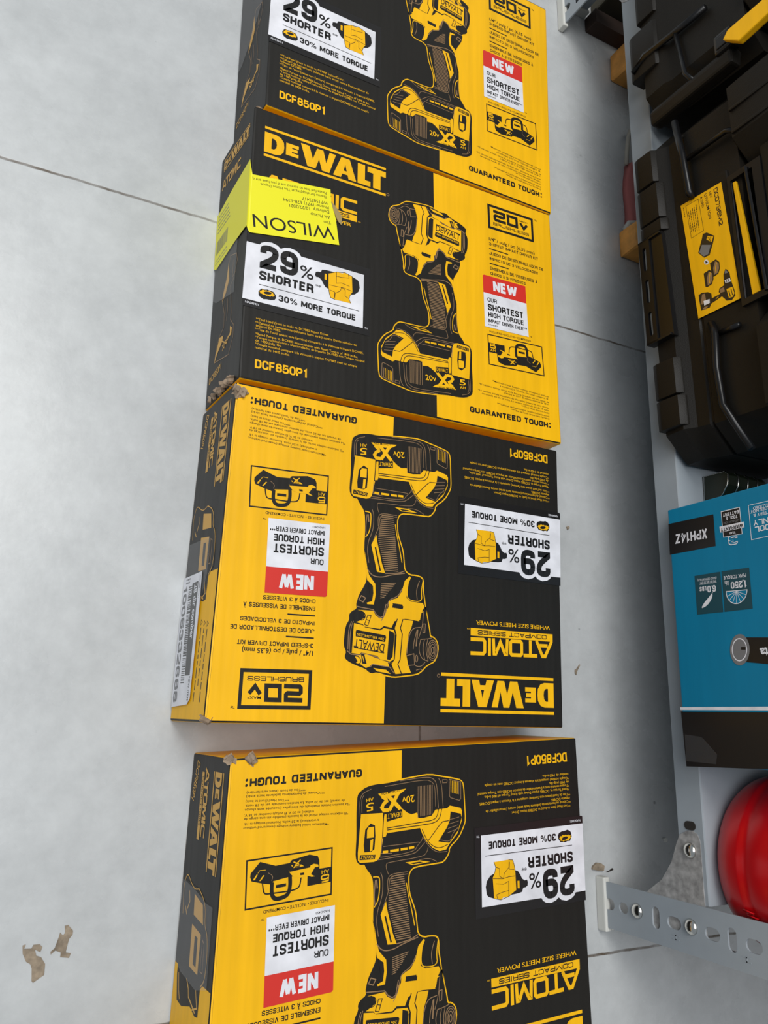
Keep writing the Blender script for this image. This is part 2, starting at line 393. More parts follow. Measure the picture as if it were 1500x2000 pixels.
def logo(P, lv, c, ck, o, x, y):
    """block letters of the maker's mark; o origin, x and y are the sheet vectors for its 121 x 32 unit box"""
    def q(pts): return [(o[0] + x[0] * (u - 10.4) / 121 + y[0] * (v - 219.4) / 32, o[1] + x[1] * (u - 10.4) / 121 + y[1] * (v - 219.4) / 32) for u, v in pts]
    for pts in ([(10.4, 248.4), (131, 248.4), (131, 251), (10.4, 251)], [(10.4, 219.4), (131, 219.4), (131, 222), (10.4, 222)]): P.poly(lv, c, q(pts))
    P.poly(lv, c, q([(10.4, 224), (21, 224), (25.5, 225.4), (28.4, 229.5), (28.9, 234.5), (28.4, 239.5), (25.5, 243.6), (21, 245), (10.4, 245)]))
    P.poly(lv + 1, ck, q([(17, 229), (19.4, 229), (21.4, 231), (21.9, 234.5), (21.4, 238), (19.4, 240), (17, 240)]))
    P.poly(lv, c, q([(30.6, 228.3), (42.6, 228.3), (42.6, 231.9), (36.2, 231.9), (36.2, 233.2), (41.6, 233.2), (41.6, 236.4), (36.2, 236.4), (36.2, 237.6), (42.6, 237.6), (42.6, 241), (30.6, 241)]))
    P.poly(lv, c, q([(44.4, 246), (52.6, 246), (56.4, 233.2), (60.2, 246), (66.4, 246), (69.6, 233.2), (72.6, 246), (79, 246), (72.8, 224), (65.6, 224), (62.4, 235), (59.2, 224), (51.2, 224)]))
    P.poly(lv, c, q([(76.6, 224), (84.4, 246), (93, 246), (100.2, 224), (92.2, 224), (91.2, 228.2), (85.6, 228.2), (84.4, 224)]))
    P.poly(lv + 1, ck, q([(87, 232), (90.2, 232), (88.6, 239)]))
    P.poly(lv, c, q([(101.4, 246), (109, 246), (109, 229.6), (114.8, 229.6), (114.8, 224), (101.4, 224)]))
    P.poly(lv, c, q([(111.6, 246), (131, 246), (131, 239.8), (125.4, 239.8), (125.4, 224), (117.6, 224), (117.6, 239.8), (111.6, 239.8)]))
def atomic(P, lv, c, o, x, y):
    def q(pts): return [(o[0] + x[0] * (u - 10.5) / 91 + y[0] * (v - 187) / 15, o[1] + x[1] * (u - 10.5) / 91 + y[1] * (v - 187) / 15) for u, v in pts]
    k = math.hypot(*y) / 15
    for pts, cl in (([(11.6, 187), (19.4, 200.4), (22.6, 200.4), (29.2, 187)], 0), ([(16.5, 191.2), (26, 191.2)], 0), ([(28.6, 200.4), (44, 200.4)], 0), ([(36.3, 199), (36.3, 187)], 0),
                    ([(46, 190), (47.4, 188.6), (57, 188.6), (58.4, 190), (58.4, 199), (57, 200.4), (47.4, 200.4), (46, 199)], 1), ([(62, 187), (62.8, 200), (64.6, 200), (69.6, 190), (74.6, 200), (76.4, 200), (77.2, 187)], 0),
                    ([(81.4, 187), (81.4, 202)], 0), ([(101.4, 200.4), (88, 200.4), (86.4, 198.8), (86.4, 190.2), (88, 188.6), (101.4, 188.6)], 0)):
        P.line(lv, c, 3.1 * k, q(pts), cl)
# ============================================================ artwork sheets (mm)
ART=[
('p',1,'Y',[(217.8,84.6),(220.3,84.9),(224.3,82.4),(226.0,77.6),(226.0,70.6),(225.7,63.0),(226.3,47.8),(226.2,40.1),(226.0,33.1),(223.7,30.0),(217.6,26.4),(207.9,25.0),(200.9,25.2),(185.2,23.3),(170.7,21.9),(158.7,21.1),(147.3,23.5),(141.6,24.5),(134.0,26.1),(127.8,27.7),(125.0,31.5),(124.2,47.2),(123.5,59.5),(124.9,64.0),(130.5,73.1),(139.5,79.4),(139.8,83.7),(145.2,90.0),(151.1,90.3),(171.6,90.7),(175.4,92.3),(177.2,95.5),(177.4,100.5),(176.6,108.5),(174.3,114.1),(170.9,122.2),(169.7,131.1),(168.7,138.2),(164.0,141.1),(157.8,140.9),(151.3,142.2),(149.7,147.2),(150.0,152.8),(148.7,159.4),(147.7,164.7),(146.7,173.6),(148.8,165.1),(146.0,171.1),(144.8,177.2),(142.6,185.7),(141.9,190.4),(139.4,190.5),(135.5,193.5),(133.7,198.8),(134.7,206.0),(137.4,211.4),(142.1,213.5),(146.2,216.0),(149.8,219.8),(154.3,222.5),(168.8,224.6),(176.6,225.5),(183.8,224.6),(191.9,222.6),(197.5,224.0),(201.4,221.9),(202.8,220.6),(214.2,217.4),(220.6,214.4),(222.9,211.3),(221.5,207.2),(223.9,203.5),(224.0,196.8),(223.2,187.2),(220.2,182.1),(220.7,178.2),(218.2,174.9),(214.1,172.8),(214.8,170.1),(214.0,167.2),(212.5,161.7),(208.3,154.7),(206.0,149.5),(206.7,141.8),(208.1,131.3),(208.6,123.9),(208.3,125.9),(209.8,120.7),(209.5,113.3),(210.2,98.6),(211.3,93.1),(216.6,87.2)],1),
('p',2,'K',[(217.2,83.5),(220.1,83.9),(223.5,81.7),(225.0,77.5),(225.0,70.7),(224.7,63.0),(225.3,47.8),(225.2,40.1),(225.0,33.5),(223.0,30.8),(217.3,27.4),(207.9,26.0),(200.9,26.2),(185.0,24.3),(170.7,22.9),(158.7,22.1),(147.5,24.5),(141.8,25.5),(134.2,27.1),(128.4,28.5),(126.0,31.8),(125.2,47.3),(124.5,59.4),(125.8,63.6),(131.3,72.4),(140.5,78.9),(140.8,83.3),(145.7,89.0),(151.2,89.3),(171.8,89.7),(176.1,91.5),(178.2,95.2),(178.4,100.5),(177.6,108.8),(175.2,114.5),(171.9,122.4),(170.6,131.3),(169.6,138.8),(164.3,142.2),(157.9,141.9),(152.1,143.1),(150.7,147.3),(151.0,152.9),(149.7,159.6),(148.7,164.9),(147.2,171.6),(148.3,167.1),(147.0,171.3),(145.7,177.4),(143.6,185.9),(142.7,191.4),(139.7,191.5),(136.3,194.1),(134.7,198.9),(135.7,205.7),(138.1,210.6),(142.5,212.7),(146.9,215.3),(150.4,219.0),(154.7,221.6),(168.9,223.6),(176.6,224.5),(183.6,223.6),(192.0,221.6),(197.3,223.0),(200.8,221.1),(202.3,219.7),(213.8,216.5),(220.0,213.6),(221.8,211.1),(220.4,207.1),(222.9,203.2),(223.0,196.8),(222.2,187.5),(219.1,182.3),(219.7,178.5),(217.5,175.7),(212.9,173.3),(213.7,170.1),(213.1,167.4),(211.6,162.1),(207.4,155.2),(205.0,149.6),(205.7,141.7),(207.2,131.2),(208.9,121.9),(208.1,127.9),(208.8,120.6),(208.5,113.2),(209.2,98.5),(210.4,92.7),(215.7,86.6)],1),
('p',3,'Y',[(221.3,47.2),(202.0,47.8),(201.5,67.1),(203.9,79.7),(206.3,81.9),(209.2,82.6),(221.0,82.1),(222.9,80.2),(223.2,74.9)],0),
('p',4,'K',[(212.8,54.6),(208.9,56.3),(208.3,64.3),(208.9,73.5),(211.7,75.1),(217.6,74.9),(218.3,69.7),(217.3,58.8)],0),
('p',5,'Y',[(214.4,57.2),(209.7,57.2),(209.6,64.9),(215.7,65.0),(215.7,59.3)],0),
('p',5,'Y',[(212.6,66.6),(210.1,66.1),(210.7,74.2),(212.9,74.7)],0),
('p',5,'K',[(221.3,76.5),(207.8,77.6),(208.5,80.7),(221.6,80.0)],0),
('t', 6, 'Y', 'DEWALT', (209.0, 78.0), (220.8, 77.2), 2.0, 1),
('p',3,'Y',[(200.6,49.1),(198.5,48.8),(198.8,51.2),(197.9,61.9),(199.0,65.2),(202.0,65.6),(201.6,56.3)],0),
('l',4,'K',0.73,[(201.1,48.0),(201.6,56.3),(202.0,66.4)],0,0),
('p',3,'Y',[(198.2,54.6),(184.3,52.3),(184.6,46.5),(187.7,46.2),(185.9,45.1),(179.5,49.6),(175.9,51.0),(170.6,50.1),(169.5,54.3),(164.1,54.6),(156.8,53.5),(153.3,49.3),(142.1,49.2),(139.4,47.3),(128.9,49.9),(127.5,52.1),(127.8,59.9),(132.3,69.4),(140.5,76.9),(143.2,80.4),(149.6,80.9),(156.1,77.9),(162.1,72.1),(165.9,66.4),(167.9,61.9),(197.8,63.0)],0),
('l',4,'K',0.65,[(198.4,59.3),(169.4,57.8),(155.8,57.3),(151.7,54.7),(150.3,48.9)],0,1),
('l',4,'K',0.65,[(197.9,60.7),(169.3,60.0),(153.9,59.4),(148.9,55.9),(147.3,48.8)],0,1),
('l',4,'K',0.57,[(166.0,63.2),(160.8,72.7),(154.2,77.6),(148.7,78.8),(141.4,76.6)],0,1),
('l',4,'K',0.65,[(140.5,58.7),(146.5,59.1),(149.2,61.1),(160.8,72.7)],0,0),
('p',4,'K',[(138.8,51.9),(128.8,54.4),(127.8,57.4),(131.4,66.8),(140.1,75.6),(150.7,73.6),(142.2,63.6),(139.6,58.4)],0),
('l',5,'N',0.41,[(142.1,68.0),(131.9,65.7)],0,0),
('l',5,'N',0.41,[(141.5,64.7),(131.4,62.7)],0,0),
('l',5,'N',0.41,[(140.8,61.4),(130.9,59.8)],0,0),
('l',5,'N',0.41,[(140.1,58.1),(130.4,56.8)],0,0),
('l',5,'N',0.41,[(148.9,72.5),(143.4,74.1),(139.2,74.3),(137.4,69.3),(131.5,64.4)],0,1),
('p',3,'K',[(199.0,48.1),(184.5,46.9),(184.8,52.4),(198.3,53.0)],0),
('t', 5, 'Y', 'DEWALT', (185.4, 48.2), (197.9, 49.0), 3.4, 1),
('l',3,'Y',2.77,[(203.0,35.4),(199.4,38.0),(198.9,39.4),(201.5,41.1),(203.1,43.7),(201.2,46.1),(196.4,46.1)],0,0),
('l',3,'Y',3.1,[(188.2,33.6),(196.4,46.5)],0,0),
('l',3,'Y',3.1,[(197.8,35.3),(186.3,46.0)],0,0),
('p',3,'Y',[(206.6,33.3),(181.2,31.2),(183.8,33.2),(187.3,35.0),(202.1,36.5),(204.4,35.3)],0),
('t', 5, 'K', 'LITHIUM ION', (187.8, 31.2), (204.0, 32.9), 1.7, 1),
('t', 4, 'Y', '5', (210.6, 39.3), (217.3, 39.9), 5.8, 1),
('t', 4, 'Y', 'AH', (210.8, 35.6), (217.2, 36.2), 2.5, 1),
('t', 4, 'Y', '20v', (173.6, 36.5), (184.9, 37.4), 5.2, 1),
('l',3,'N',0.49,[(168.1,30.1),(167.6,53.2)],0,0),
('l',3,'N',0.49,[(166.7,30.1),(166.2,53.1)],0,0),
('l',3,'N',0.49,[(165.2,30.1),(164.9,53.1)],0,0),
('l',3,'N',0.49,[(163.7,30.1),(163.5,53.0)],0,0),
('l',3,'N',0.49,[(162.3,30.1),(162.1,53.0)],0,0),
('l',3,'N',0.49,[(160.8,30.0),(160.8,52.9)],0,0),
('l',3,'N',0.49,[(159.3,30.0),(159.4,52.9)],0,0),
('l',3,'N',0.49,[(157.8,30.0),(158.0,52.8)],0,0),
('l',3,'N',0.49,[(156.4,30.0),(156.7,52.8)],0,0),
('l',3,'N',0.41,[(169.9,30.4),(170.0,54.4)],0,0),
('l',3,'N',0.49,[(186.8,25.0),(161.5,23.4),(154.9,25.4),(152.0,29.7),(150.5,48.1)],0,1),
('l',3,'N',0.41,[(200.8,28.3),(163.2,25.4),(157.2,27.4),(153.8,30.9),(153.2,46.9)],0,1),
('l',3,'N',0.49,[(150.3,25.4),(147.3,29.7),(145.9,48.2)],0,1),
('l',3,'N',0.41,[(222.0,48.8),(222.9,36.6),(220.4,31.9),(212.9,29.3)],0,1),
('l',3,'N',0.41,[(220.5,46.2),(221.2,36.3),(219.1,33.2)],0,1),
('l',3,'N',0.49,[(139.9,26.8),(128.4,29.8),(128.6,42.9),(130.0,44.0),(138.6,41.3),(139.6,39.8)],1,0),
('l',3,'Y',0.49,[(138.4,27.8),(138.2,37.2)],0,0),
('l',3,'Y',0.49,[(136.8,28.2),(136.7,37.6)],0,0),
('l',3,'Y',0.49,[(135.2,28.5),(135.2,38.0)],0,0),
('l',3,'Y',0.49,[(133.6,28.9),(133.6,38.4)],0,0),
('l',3,'Y',0.49,[(131.9,29.3),(132.1,38.8)],0,0),
('l',3,'N',0.49,[(130.3,29.7),(130.6,39.2)],0,0),
('l',3,'N',0.41,[(146.5,26.7),(141.8,27.1),(142.2,29.3),(146.4,29.2)],1,0),
('l',3,'N',0.49,[(202.4,66.4),(202.9,77.2),(193.2,78.1)],0,0),
('l',3,'N',0.41,[(201.2,72.4),(168.9,72.3)],0,0),
('l',3,'Y',1.79,[(201.5,76.4),(196.8,76.5)],0,0),
('l',3,'Y',1.79,[(195.0,76.3),(187.2,76.2)],0,0),
('l',3,'Y',1.79,[(185.5,76.1),(179.4,76.0)],0,0),
('l',3,'Y',1.79,[(178.1,75.8),(173.2,75.6)],0,0),
('l',3,'N',0.49,[(205.9,81.5),(173.9,80.8),(168.7,77.7),(163.4,73.1)],0,1),
('l',3,'N',0.41,[(203.4,80.0),(173.1,79.1),(169.7,74.0),(166.2,71.5),(165.4,68.6)],0,1),
('l',3,'N',0.41,[(196.0,93.0),(197.9,89.4),(198.5,85.4),(196.4,84.3),(164.9,83.4),(161.4,80.6),(160.2,76.9)],0,1),
('l',3,'N',0.41,[(165.4,68.6),(159.7,76.4),(152.3,81.7),(142.2,81.9)],0,1),
('p',3,'Y',[(181.2,86.0),(168.4,85.8),(163.0,87.0),(158.4,88.0),(174.5,88.7)],0),
('p',4,'K',[(177.2,86.9),(168.3,86.8),(164.7,87.6),(173.6,88.1)],0),
('l',3,'N',0.41,[(168.4,85.4),(159.4,85.0),(152.1,88.3)],0,1),
('l',3,'Y',0.81,[(209.5,93.3),(205.3,93.5),(203.7,94.8),(203.7,105.2),(205.2,111.4),(208.0,114.7)],0,1),
('l',3,'N',1.14,[(206.5,95.5),(205.6,101.7)],0,0),
('l',3,'N',0.49,[(202.9,90.9),(201.0,95.2),(200.9,104.9),(202.3,111.0),(205.3,118.0),(205.7,126.2),(203.8,135.5)],0,1),
('l',3,'N',0.49,[(178.6,94.5),(194.2,94.6),(195.3,98.2),(195.8,105.0),(198.5,111.3),(201.1,118.3),(200.5,121.9)],0,1),
('l',3,'N',0.49,[(178.7,93.0),(194.3,92.8),(197.1,96.9),(196.3,104.3)],0,1),
('l',3,'Y',0.73,[(180.1,100.8),(178.5,108.9),(176.0,116.9),(172.3,132.2)],0,1),
('l',3,'N',0.68,[(193.4,94.6),(182.3,94.2)],0,0),
('l',3,'N',0.68,[(193.7,96.3),(182.0,95.9)],0,0),
('l',3,'N',0.68,[(194.0,98.0),(181.8,97.5)],0,0),
('l',3,'N',0.68,[(194.3,99.7),(181.5,99.2)],0,0),
('l',3,'N',0.68,[(194.6,101.4),(181.3,100.8)],0,0),
('l',3,'N',0.68,[(194.9,103.1),(181.1,102.4)],0,0),
('l',3,'N',0.68,[(195.1,104.8),(180.8,104.1)],0,0),
('l',3,'N',0.68,[(195.3,106.4),(180.6,105.7)],0,0),
('l',3,'N',0.68,[(195.5,108.1),(180.3,107.4)],0,0),
('l',3,'N',0.68,[(195.6,109.8),(180.1,109.0)],0,0),
('l',3,'N',0.68,[(195.7,111.4),(179.9,110.6)],0,0),
('l',3,'N',0.68,[(195.8,113.1),(179.6,112.3)],0,0),
('l',3,'N',0.68,[(195.8,114.7),(179.4,113.9)],0,0),
('l',3,'N',0.68,[(195.7,116.4),(179.1,115.5)],0,0),
('l',3,'N',0.68,[(195.2,117.9),(178.9,117.2)],0,0),
('l',3,'N',0.68,[(194.7,119.5),(178.7,118.8)],0,0),
('l',3,'N',0.68,[(194.2,121.1),(178.4,120.4)],0,0),
('l',3,'N',0.68,[(193.7,122.7),(178.2,122.1)],0,0),
('l',3,'N',0.68,[(193.2,124.3),(178.0,123.7)],0,0),
('l',3,'N',0.68,[(192.7,125.8),(177.7,125.3)],0,0),
('l',3,'N',0.68,[(192.2,127.4),(177.5,126.9)],0,0),
('l',3,'N',0.68,[(191.7,129.0),(177.2,128.5)],0,0),
('l',3,'N',0.68,[(191.3,130.6),(177.0,130.2)],0,0),
('l',3,'N',0.68,[(190.8,132.1),(176.8,131.8)],0,0),
('l',3,'N',0.68,[(190.3,133.7),(176.5,133.4)],0,0),
('l',3,'N',0.68,[(189.8,135.3),(176.3,135.0)],0,0),
('l',3,'N',0.68,[(189.3,136.9),(176.1,136.6)],0,0),
('l',3,'N',0.68,[(188.8,138.4),(175.8,138.2)],0,0),
('l',3,'N',0.68,[(188.3,140.0),(175.6,139.8)],0,0),
('p',3,'Y',[(197.8,111.7),(202.3,120.5),(195.9,142.1),(188.1,142.7),(188.9,140.7),(191.5,134.9),(197.1,116.5)],0),
('l',4,'K',1.35,[(198.4,122.1),(192.8,141.1)],0,0),
('l',3,'N',0.6,[(191.8,163.1),(188.0,162.0)],0,0),
('l',3,'N',0.6,[(191.8,161.7),(186.5,160.4)],0,0),
('l',3,'N',0.6,[(191.7,160.2),(185.1,158.9)],0,0),
('l',3,'N',0.6,[(191.7,158.8),(183.8,157.3)],0,0),
('l',3,'N',0.6,[(191.7,157.4),(182.4,155.8)],0,0),
('l',3,'N',0.6,[(191.6,156.0),(181.2,154.3)],0,0),
('l',3,'N',0.6,[(191.6,154.6),(179.9,152.7)],0,0),
('l',3,'N',0.6,[(191.6,153.2),(178.7,151.2)],0,0),
('l',3,'N',0.6,[(191.5,151.7),(177.6,149.7)],0,0),
('l',3,'N',0.75,[(207.5,95.7),(208.4,106.9),(207.3,113.6)],0,1),
('p',3,'Y',[(207.7,127.2),(205.2,139.0),(203.1,145.5),(196.9,152.2),(196.2,160.8),(197.6,168.8),(203.7,169.0),(204.1,167.8),(199.3,166.3),(198.4,159.7),(199.1,153.8),(204.7,149.6),(206.4,139.1)],0),
('l',3,'N',0.75,[(205.2,140.3),(200.3,145.9),(191.0,146.3),(183.3,143.6),(169.2,140.8)],0,1),
('l',3,'N',0.75,[(188.1,142.7),(175.5,141.5),(169.3,138.8)],0,1),
('l',3,'N',0.75,[(211.4,166.0),(209.3,162.6),(205.4,164.2),(207.5,167.6)],1,0),
('p',3,'Y',[(169.0,147.0),(164.3,142.8),(163.0,143.7),(166.0,150.1),(166.8,161.0),(162.8,163.6),(150.7,164.0),(148.9,167.0),(151.7,171.3),(153.1,178.1),(167.8,178.2),(175.6,180.1),(180.9,182.0),(194.0,181.6),(193.3,179.6),(189.5,179.4),(187.3,177.5),(183.8,169.7),(183.7,165.3),(180.2,163.4),(175.5,161.7),(171.5,156.0)],0),
('l',4,'N',0.68,[(190.2,181.4),(186.6,175.9),(184.6,167.8),(183.3,163.7),(174.8,160.3),(171.1,153.3)],0,1),
('p',4,'K',[(180.0,166.4),(170.6,166.7),(169.7,169.6),(179.1,169.4)],0),
('l',3,'Y',0.75,[(164.2,144.5),(166.0,150.1),(166.6,159.6),(163.6,162.8),(151.5,163.1),(152.6,154.4),(151.2,146.0)],0,1),
('l',3,'N',0.6,[(156.4,161.5),(157.5,153.4),(154.5,145.6)],0,1),
('l',3,'N',0.76,[(213.0,171.5),(197.8,173.0),(194.8,176.7),(191.2,178.8),(188.4,177.7),(186.1,167.6)],0,0),
('p',3,'Y',[(212.2,174.1),(197.7,173.9),(195.5,177.3),(191.1,179.7),(187.7,178.6),(185.9,171.2),(149.6,170.9),(153.7,173.1),(153.8,179.2),(159.7,178.7),(172.8,177.5),(177.0,179.6),(180.3,186.2),(187.4,185.2),(190.8,187.8),(205.3,186.9),(206.8,185.0),(213.0,183.9),(209.0,182.2),(205.0,179.8),(205.9,175.7),(209.4,174.5)],0),
('p',4,'K',[(179.7,167.1),(169.6,168.1),(170.2,170.6),(180.3,169.9)],0),
('l',4,'K',0.62,[(209.4,174.5),(205.2,176.3),(204.7,179.8),(207.6,182.4),(210.4,181.4)],0,1),
('p',4,'Y',[(202.7,177.6),(199.6,177.9),(202.3,186.1),(205.3,185.2)],0),
('l',5,'K',0.62,[(202.7,177.6),(199.6,177.9),(202.3,186.1),(205.3,185.2)],1,0),
('l',5,'K',0.55,[(204.1,181.2),(201.1,181.9)],0,0),
('p',3,'Y',[(174.9,178.3),(159.7,179.3),(161.3,185.2),(163.7,190.2),(165.6,206.0),(163.5,214.2),(160.4,220.9),(175.3,222.4),(178.2,218.4),(179.8,214.4),(176.5,210.7),(175.8,192.2),(177.8,186.3),(176.2,182.0)],0),
('l',4,'K',0.83,[(174.9,178.6),(177.5,186.3),(175.5,191.6),(176.5,210.7),(179.4,214.9),(175.2,223.0)],0,0),
('l',4,'K',0.83,[(169.5,178.5),(171.8,185.9),(169.8,190.6),(171.1,211.0),(173.1,214.6),(169.3,222.1)],0,0),
('p',3,'Y',[(215.3,184.7),(206.7,185.9),(204.6,187.5),(190.7,189.0),(187.3,186.9),(178.1,187.8),(177.0,189.9),(177.1,211.3),(180.6,212.9),(189.7,211.6),(192.5,209.1),(207.0,207.2),(208.3,208.5),(215.7,208.0)],0),
('p',4,'K',[(182.3,188.4),(178.0,189.9),(177.2,192.3),(178.3,209.0),(180.6,211.8),(183.4,211.3)],0),
('p',4,'K',[(212.3,189.8),(185.7,192.5),(184.9,193.9),(185.8,197.9),(212.7,195.0),(212.9,191.3)],0),
('t', 5, 'Y', '20v BRUSHLESS', (186.8, 194.8), (211.5, 192.3), 1.9, 1),
('t', 4, 'K', 'DEWALT', (186.0, 199.6), (213.5, 196.8), 6.4, 1),
('p',4,'K',[(213.9,203.3),(186.1,206.1),(186.2,206.9),(213.9,204.0)],0),
('l',4,'K',0.97,[(215.3,184.7),(216.0,207.4)],0,0),
('l',3,'N',0.62,[(217.0,183.6),(219.4,189.6),(219.1,205.3)],0,1),
('l',3,'N',0.55,[(215.4,183.2),(217.7,189.5),(217.7,207.5)],0,1),
('l',3,'N',0.69,[(219.7,206.5),(216.3,208.9),(208.2,209.3),(206.3,207.8),(192.5,210.0),(189.6,212.5),(180.5,213.8)],0,0),
('p',3,'Y',[(212.9,210.1),(202.2,208.4),(191.1,211.4),(182.6,213.3),(181.1,216.8),(197.0,215.7),(199.0,217.6),(202.3,218.9),(207.2,216.2),(211.9,215.8),(210.0,214.0)],0),
('l',4,'K',0.62,[(213.2,210.1),(208.8,210.5),(206.6,213.9),(208.5,216.3),(212.9,215.3)],0,1),
('p',4,'K',[(207.2,208.4),(204.2,208.7),(201.8,215.7),(205.9,215.6)],0),
('l',5,'Y',0.62,[(205.8,209.8),(204.2,214.3)],0,0),
('p',3,'Y',[(195.5,218.6),(183.8,219.5),(179.5,222.5),(192.0,221.0)],0),
('l',3,'N',0.62,[(198.3,217.8),(196.3,215.7),(180.4,217.3),(175.2,223.0)],0,0),
('l',3,'N',0.62,[(135.2,201.7),(135.2,203.6),(135.6,205.5),(136.2,207.2),(137.1,208.5),(138.1,209.5),(139.2,210.0),(140.4,210.1),(141.5,209.7),(142.5,208.8),(143.4,207.5),(144.1,206.0),(144.6,204.1),(144.8,202.2),(144.7,200.2),(144.4,198.3),(143.7,196.7),(142.9,195.3),(141.9,194.3),(140.8,193.8),(139.6,193.7),(138.5,194.1),(137.4,195.0),(136.5,196.3),(135.8,197.9),(135.3,199.7)],1,0),
('l',3,'N',0.48,[(136.4,201.7),(136.5,203.3),(136.8,204.9),(137.2,206.2),(137.8,207.3),(138.6,208.1),(139.4,208.5),(140.3,208.6),(141.1,208.2),(141.9,207.5),(142.5,206.5),(143.1,205.2),(143.4,203.7),(143.6,202.1),(143.5,200.5),(143.2,199.0),(142.8,197.6),(142.2,196.5),(141.4,195.7),(140.6,195.3),(139.7,195.2),(138.9,195.6),(138.1,196.3),(137.4,197.3),(136.9,198.6),(136.6,200.1)],1,0),
('l',3,'N',0.62,[(137.6,201.8),(137.7,203.0),(137.8,204.1),(138.1,205.1),(138.5,205.9),(139.0,206.4),(139.6,206.7),(140.2,206.8),(140.7,206.5),(141.2,206.0),(141.7,205.2),(142.0,204.3),(142.3,203.2),(142.4,202.1),(142.3,200.9),(142.2,199.8),(141.9,198.8),(141.5,198.0),(141.0,197.4),(140.4,197.1),(139.8,197.1),(139.3,197.3),(138.7,197.8),(138.3,198.6),(137.9,199.6),(137.7,200.6)],1,0),
('l',3,'N',0.62,[(138.8,201.9),(138.8,202.5),(138.9,203.1),(139.1,203.6),(139.3,204.0),(139.5,204.3),(139.8,204.5),(140.1,204.5),(140.4,204.3),(140.6,204.1),(140.8,203.7),(141.0,203.2),(141.1,202.6),(141.2,202.0),(141.2,201.4),(141.1,200.8),(140.9,200.3),(140.7,199.9),(140.5,199.6),(140.2,199.4),(139.9,199.4),(139.6,199.5),(139.4,199.8),(139.2,200.2),(139.0,200.7),(138.9,201.3)],1,0),
('l',3,'N',0.55,[(144.9,193.4),(146.9,201.4),(144.1,210.3)],0,1),
('l',3,'N',0.55,[(151.9,193.8),(153.8,201.8),(150.7,209.4),(144.0,210.9)],0,1),
('l',3,'N',0.55,[(148.2,193.9),(149.8,201.5),(147.4,210.2)],0,1),
('l',3,'N',0.55,[(151.9,193.8),(145.3,193.1),(140.9,191.9)],0,1),
('l',3,'N',0.62,[(152.2,184.0),(160.6,185.2),(164.2,194.5),(164.9,205.9)],0,1),
('l',3,'N',0.55,[(165.9,207.8),(158.1,205.6),(157.1,214.5),(164.2,215.4)],0,0),
('l',3,'N',0.55,[(155.8,186.7),(158.4,196.0),(158.9,202.0)],0,1),
('l',3,'N',1.1,[(155.1,186.0),(156.1,199.5)],0,0),
('l',3,'N',0.55,[(149.6,170.9),(150.2,177.1),(150.7,183.3),(154.1,193.3)],0,1),
('l',3,'N',0.55,[(150.1,181.1),(147.5,180.9),(148.0,188.0),(149.9,188.2)],1,0),
('l',3,'N',0.55,[(157.1,214.5),(154.9,215.6),(150.5,215.4),(147.0,211.7)],0,1),
('l',3,'N',0.55,[(155.5,218.6),(151.2,217.2),(149.7,218.4)],0,1),
('l',3,'N',0.55,[(154.3,209.3),(154.4,210.5),(154.7,211.4),(155.1,212.0),(155.6,212.0),(156.0,211.5),(156.4,210.6),(156.5,209.4),(156.4,208.2),(156.2,207.3),(155.7,206.7),(155.3,206.7),(154.8,207.2),(154.5,208.1)],1,0),
('t', 1, 'K', 'INCLUDES • INCLUYE • COMPREND', (246.4, 103.7), (297.0, 105.1), 2.1, 1),
('t', 1, 'K', 'TM', (295.6, 110.6), (298.4, 110.5), 1.1, 1),
('l',1,'K',1.1,[(311.7,70.9),(245.0,68.9),(244.4,101.0),(310.4,102.9)],1,0),
('p',1,'K',[(254.7,82.3),(244.6,82.0),(244.4,92.3),(263.9,93.2),(264.1,85.8)],0),
('t', 2, 'Y', '5', (246.7, 86.5), (253.4, 87.1), 5.2, 2),
('t', 2, 'Y', 'AH', (246.9, 83.4), (252.9, 83.8), 2.5, 1),
('p',1,'K',[(301.7,72.6),(289.6,76.5),(278.7,75.8),(277.2,73.9),(263.2,71.7),(256.4,73.5),(255.1,76.4),(254.7,82.6),(264.1,86.4),(268.7,86.5),(277.3,85.0),(290.7,86.7),(291.8,88.8),(298.9,87.3),(307.2,84.9),(308.4,82.1),(308.3,79.7)],0),
('l',2,'K',2.9,[(291.6,87.4),(291.6,94.1),(290.1,97.7),(287.1,99.0),(280.8,98.1),(278.1,95.8),(277.4,90.2),(278.0,84.8)],0,1),
('l',2,'K',0.97,[(298.9,87.0),(297.7,93.1),(296.0,94.7),(291.3,94.7),(277.8,94.8),(271.4,93.9),(269.6,91.5),(269.2,86.6)],0,1),
('l',2,'K',2.07,[(288.5,90.5),(280.7,90.2)],0,0),
('p',2,'Y',[(279.3,80.8),(277.6,81.7),(262.5,80.6),(262.0,79.2),(259.4,78.4),(255.9,79.3),(255.5,80.8),(258.5,81.0),(261.5,85.4),(258.1,87.1),(260.7,87.2),(263.4,86.3),(270.0,86.7),(275.3,85.6),(278.1,82.7)],0),
('l',3,'K',0.55,[(278.9,81.6),(262.6,80.3)],0,0),
('p',3,'K',[(270.2,83.6),(267.0,83.5),(266.8,85.1),(269.8,85.1)],0),
('p',2,'Y',[(275.8,79.5),(274.3,77.5),(269.3,77.9),(267.3,79.2)],0),
('p',3,'K',[(274.5,78.7),(270.3,78.2),(270.4,79.0),(274.5,79.4)],0),
('l',2,'Y',0.83,[(275.8,75.4),(271.4,77.3)],0,0),
('l',2,'Y',0.83,[(270.3,74.5),(274.3,77.8)],0,0),
('l',2,'Y',0.69,[(277.2,77.6),(276.2,78.4)],0,0),
('p',2,'Y',[(303.8,80.8),(302.9,80.9),(304.8,84.3),(306.3,84.2)],0),
('p',2,'Y',[(298.7,81.8),(297.7,82.0),(300.3,85.4),(301.5,85.3)],0),
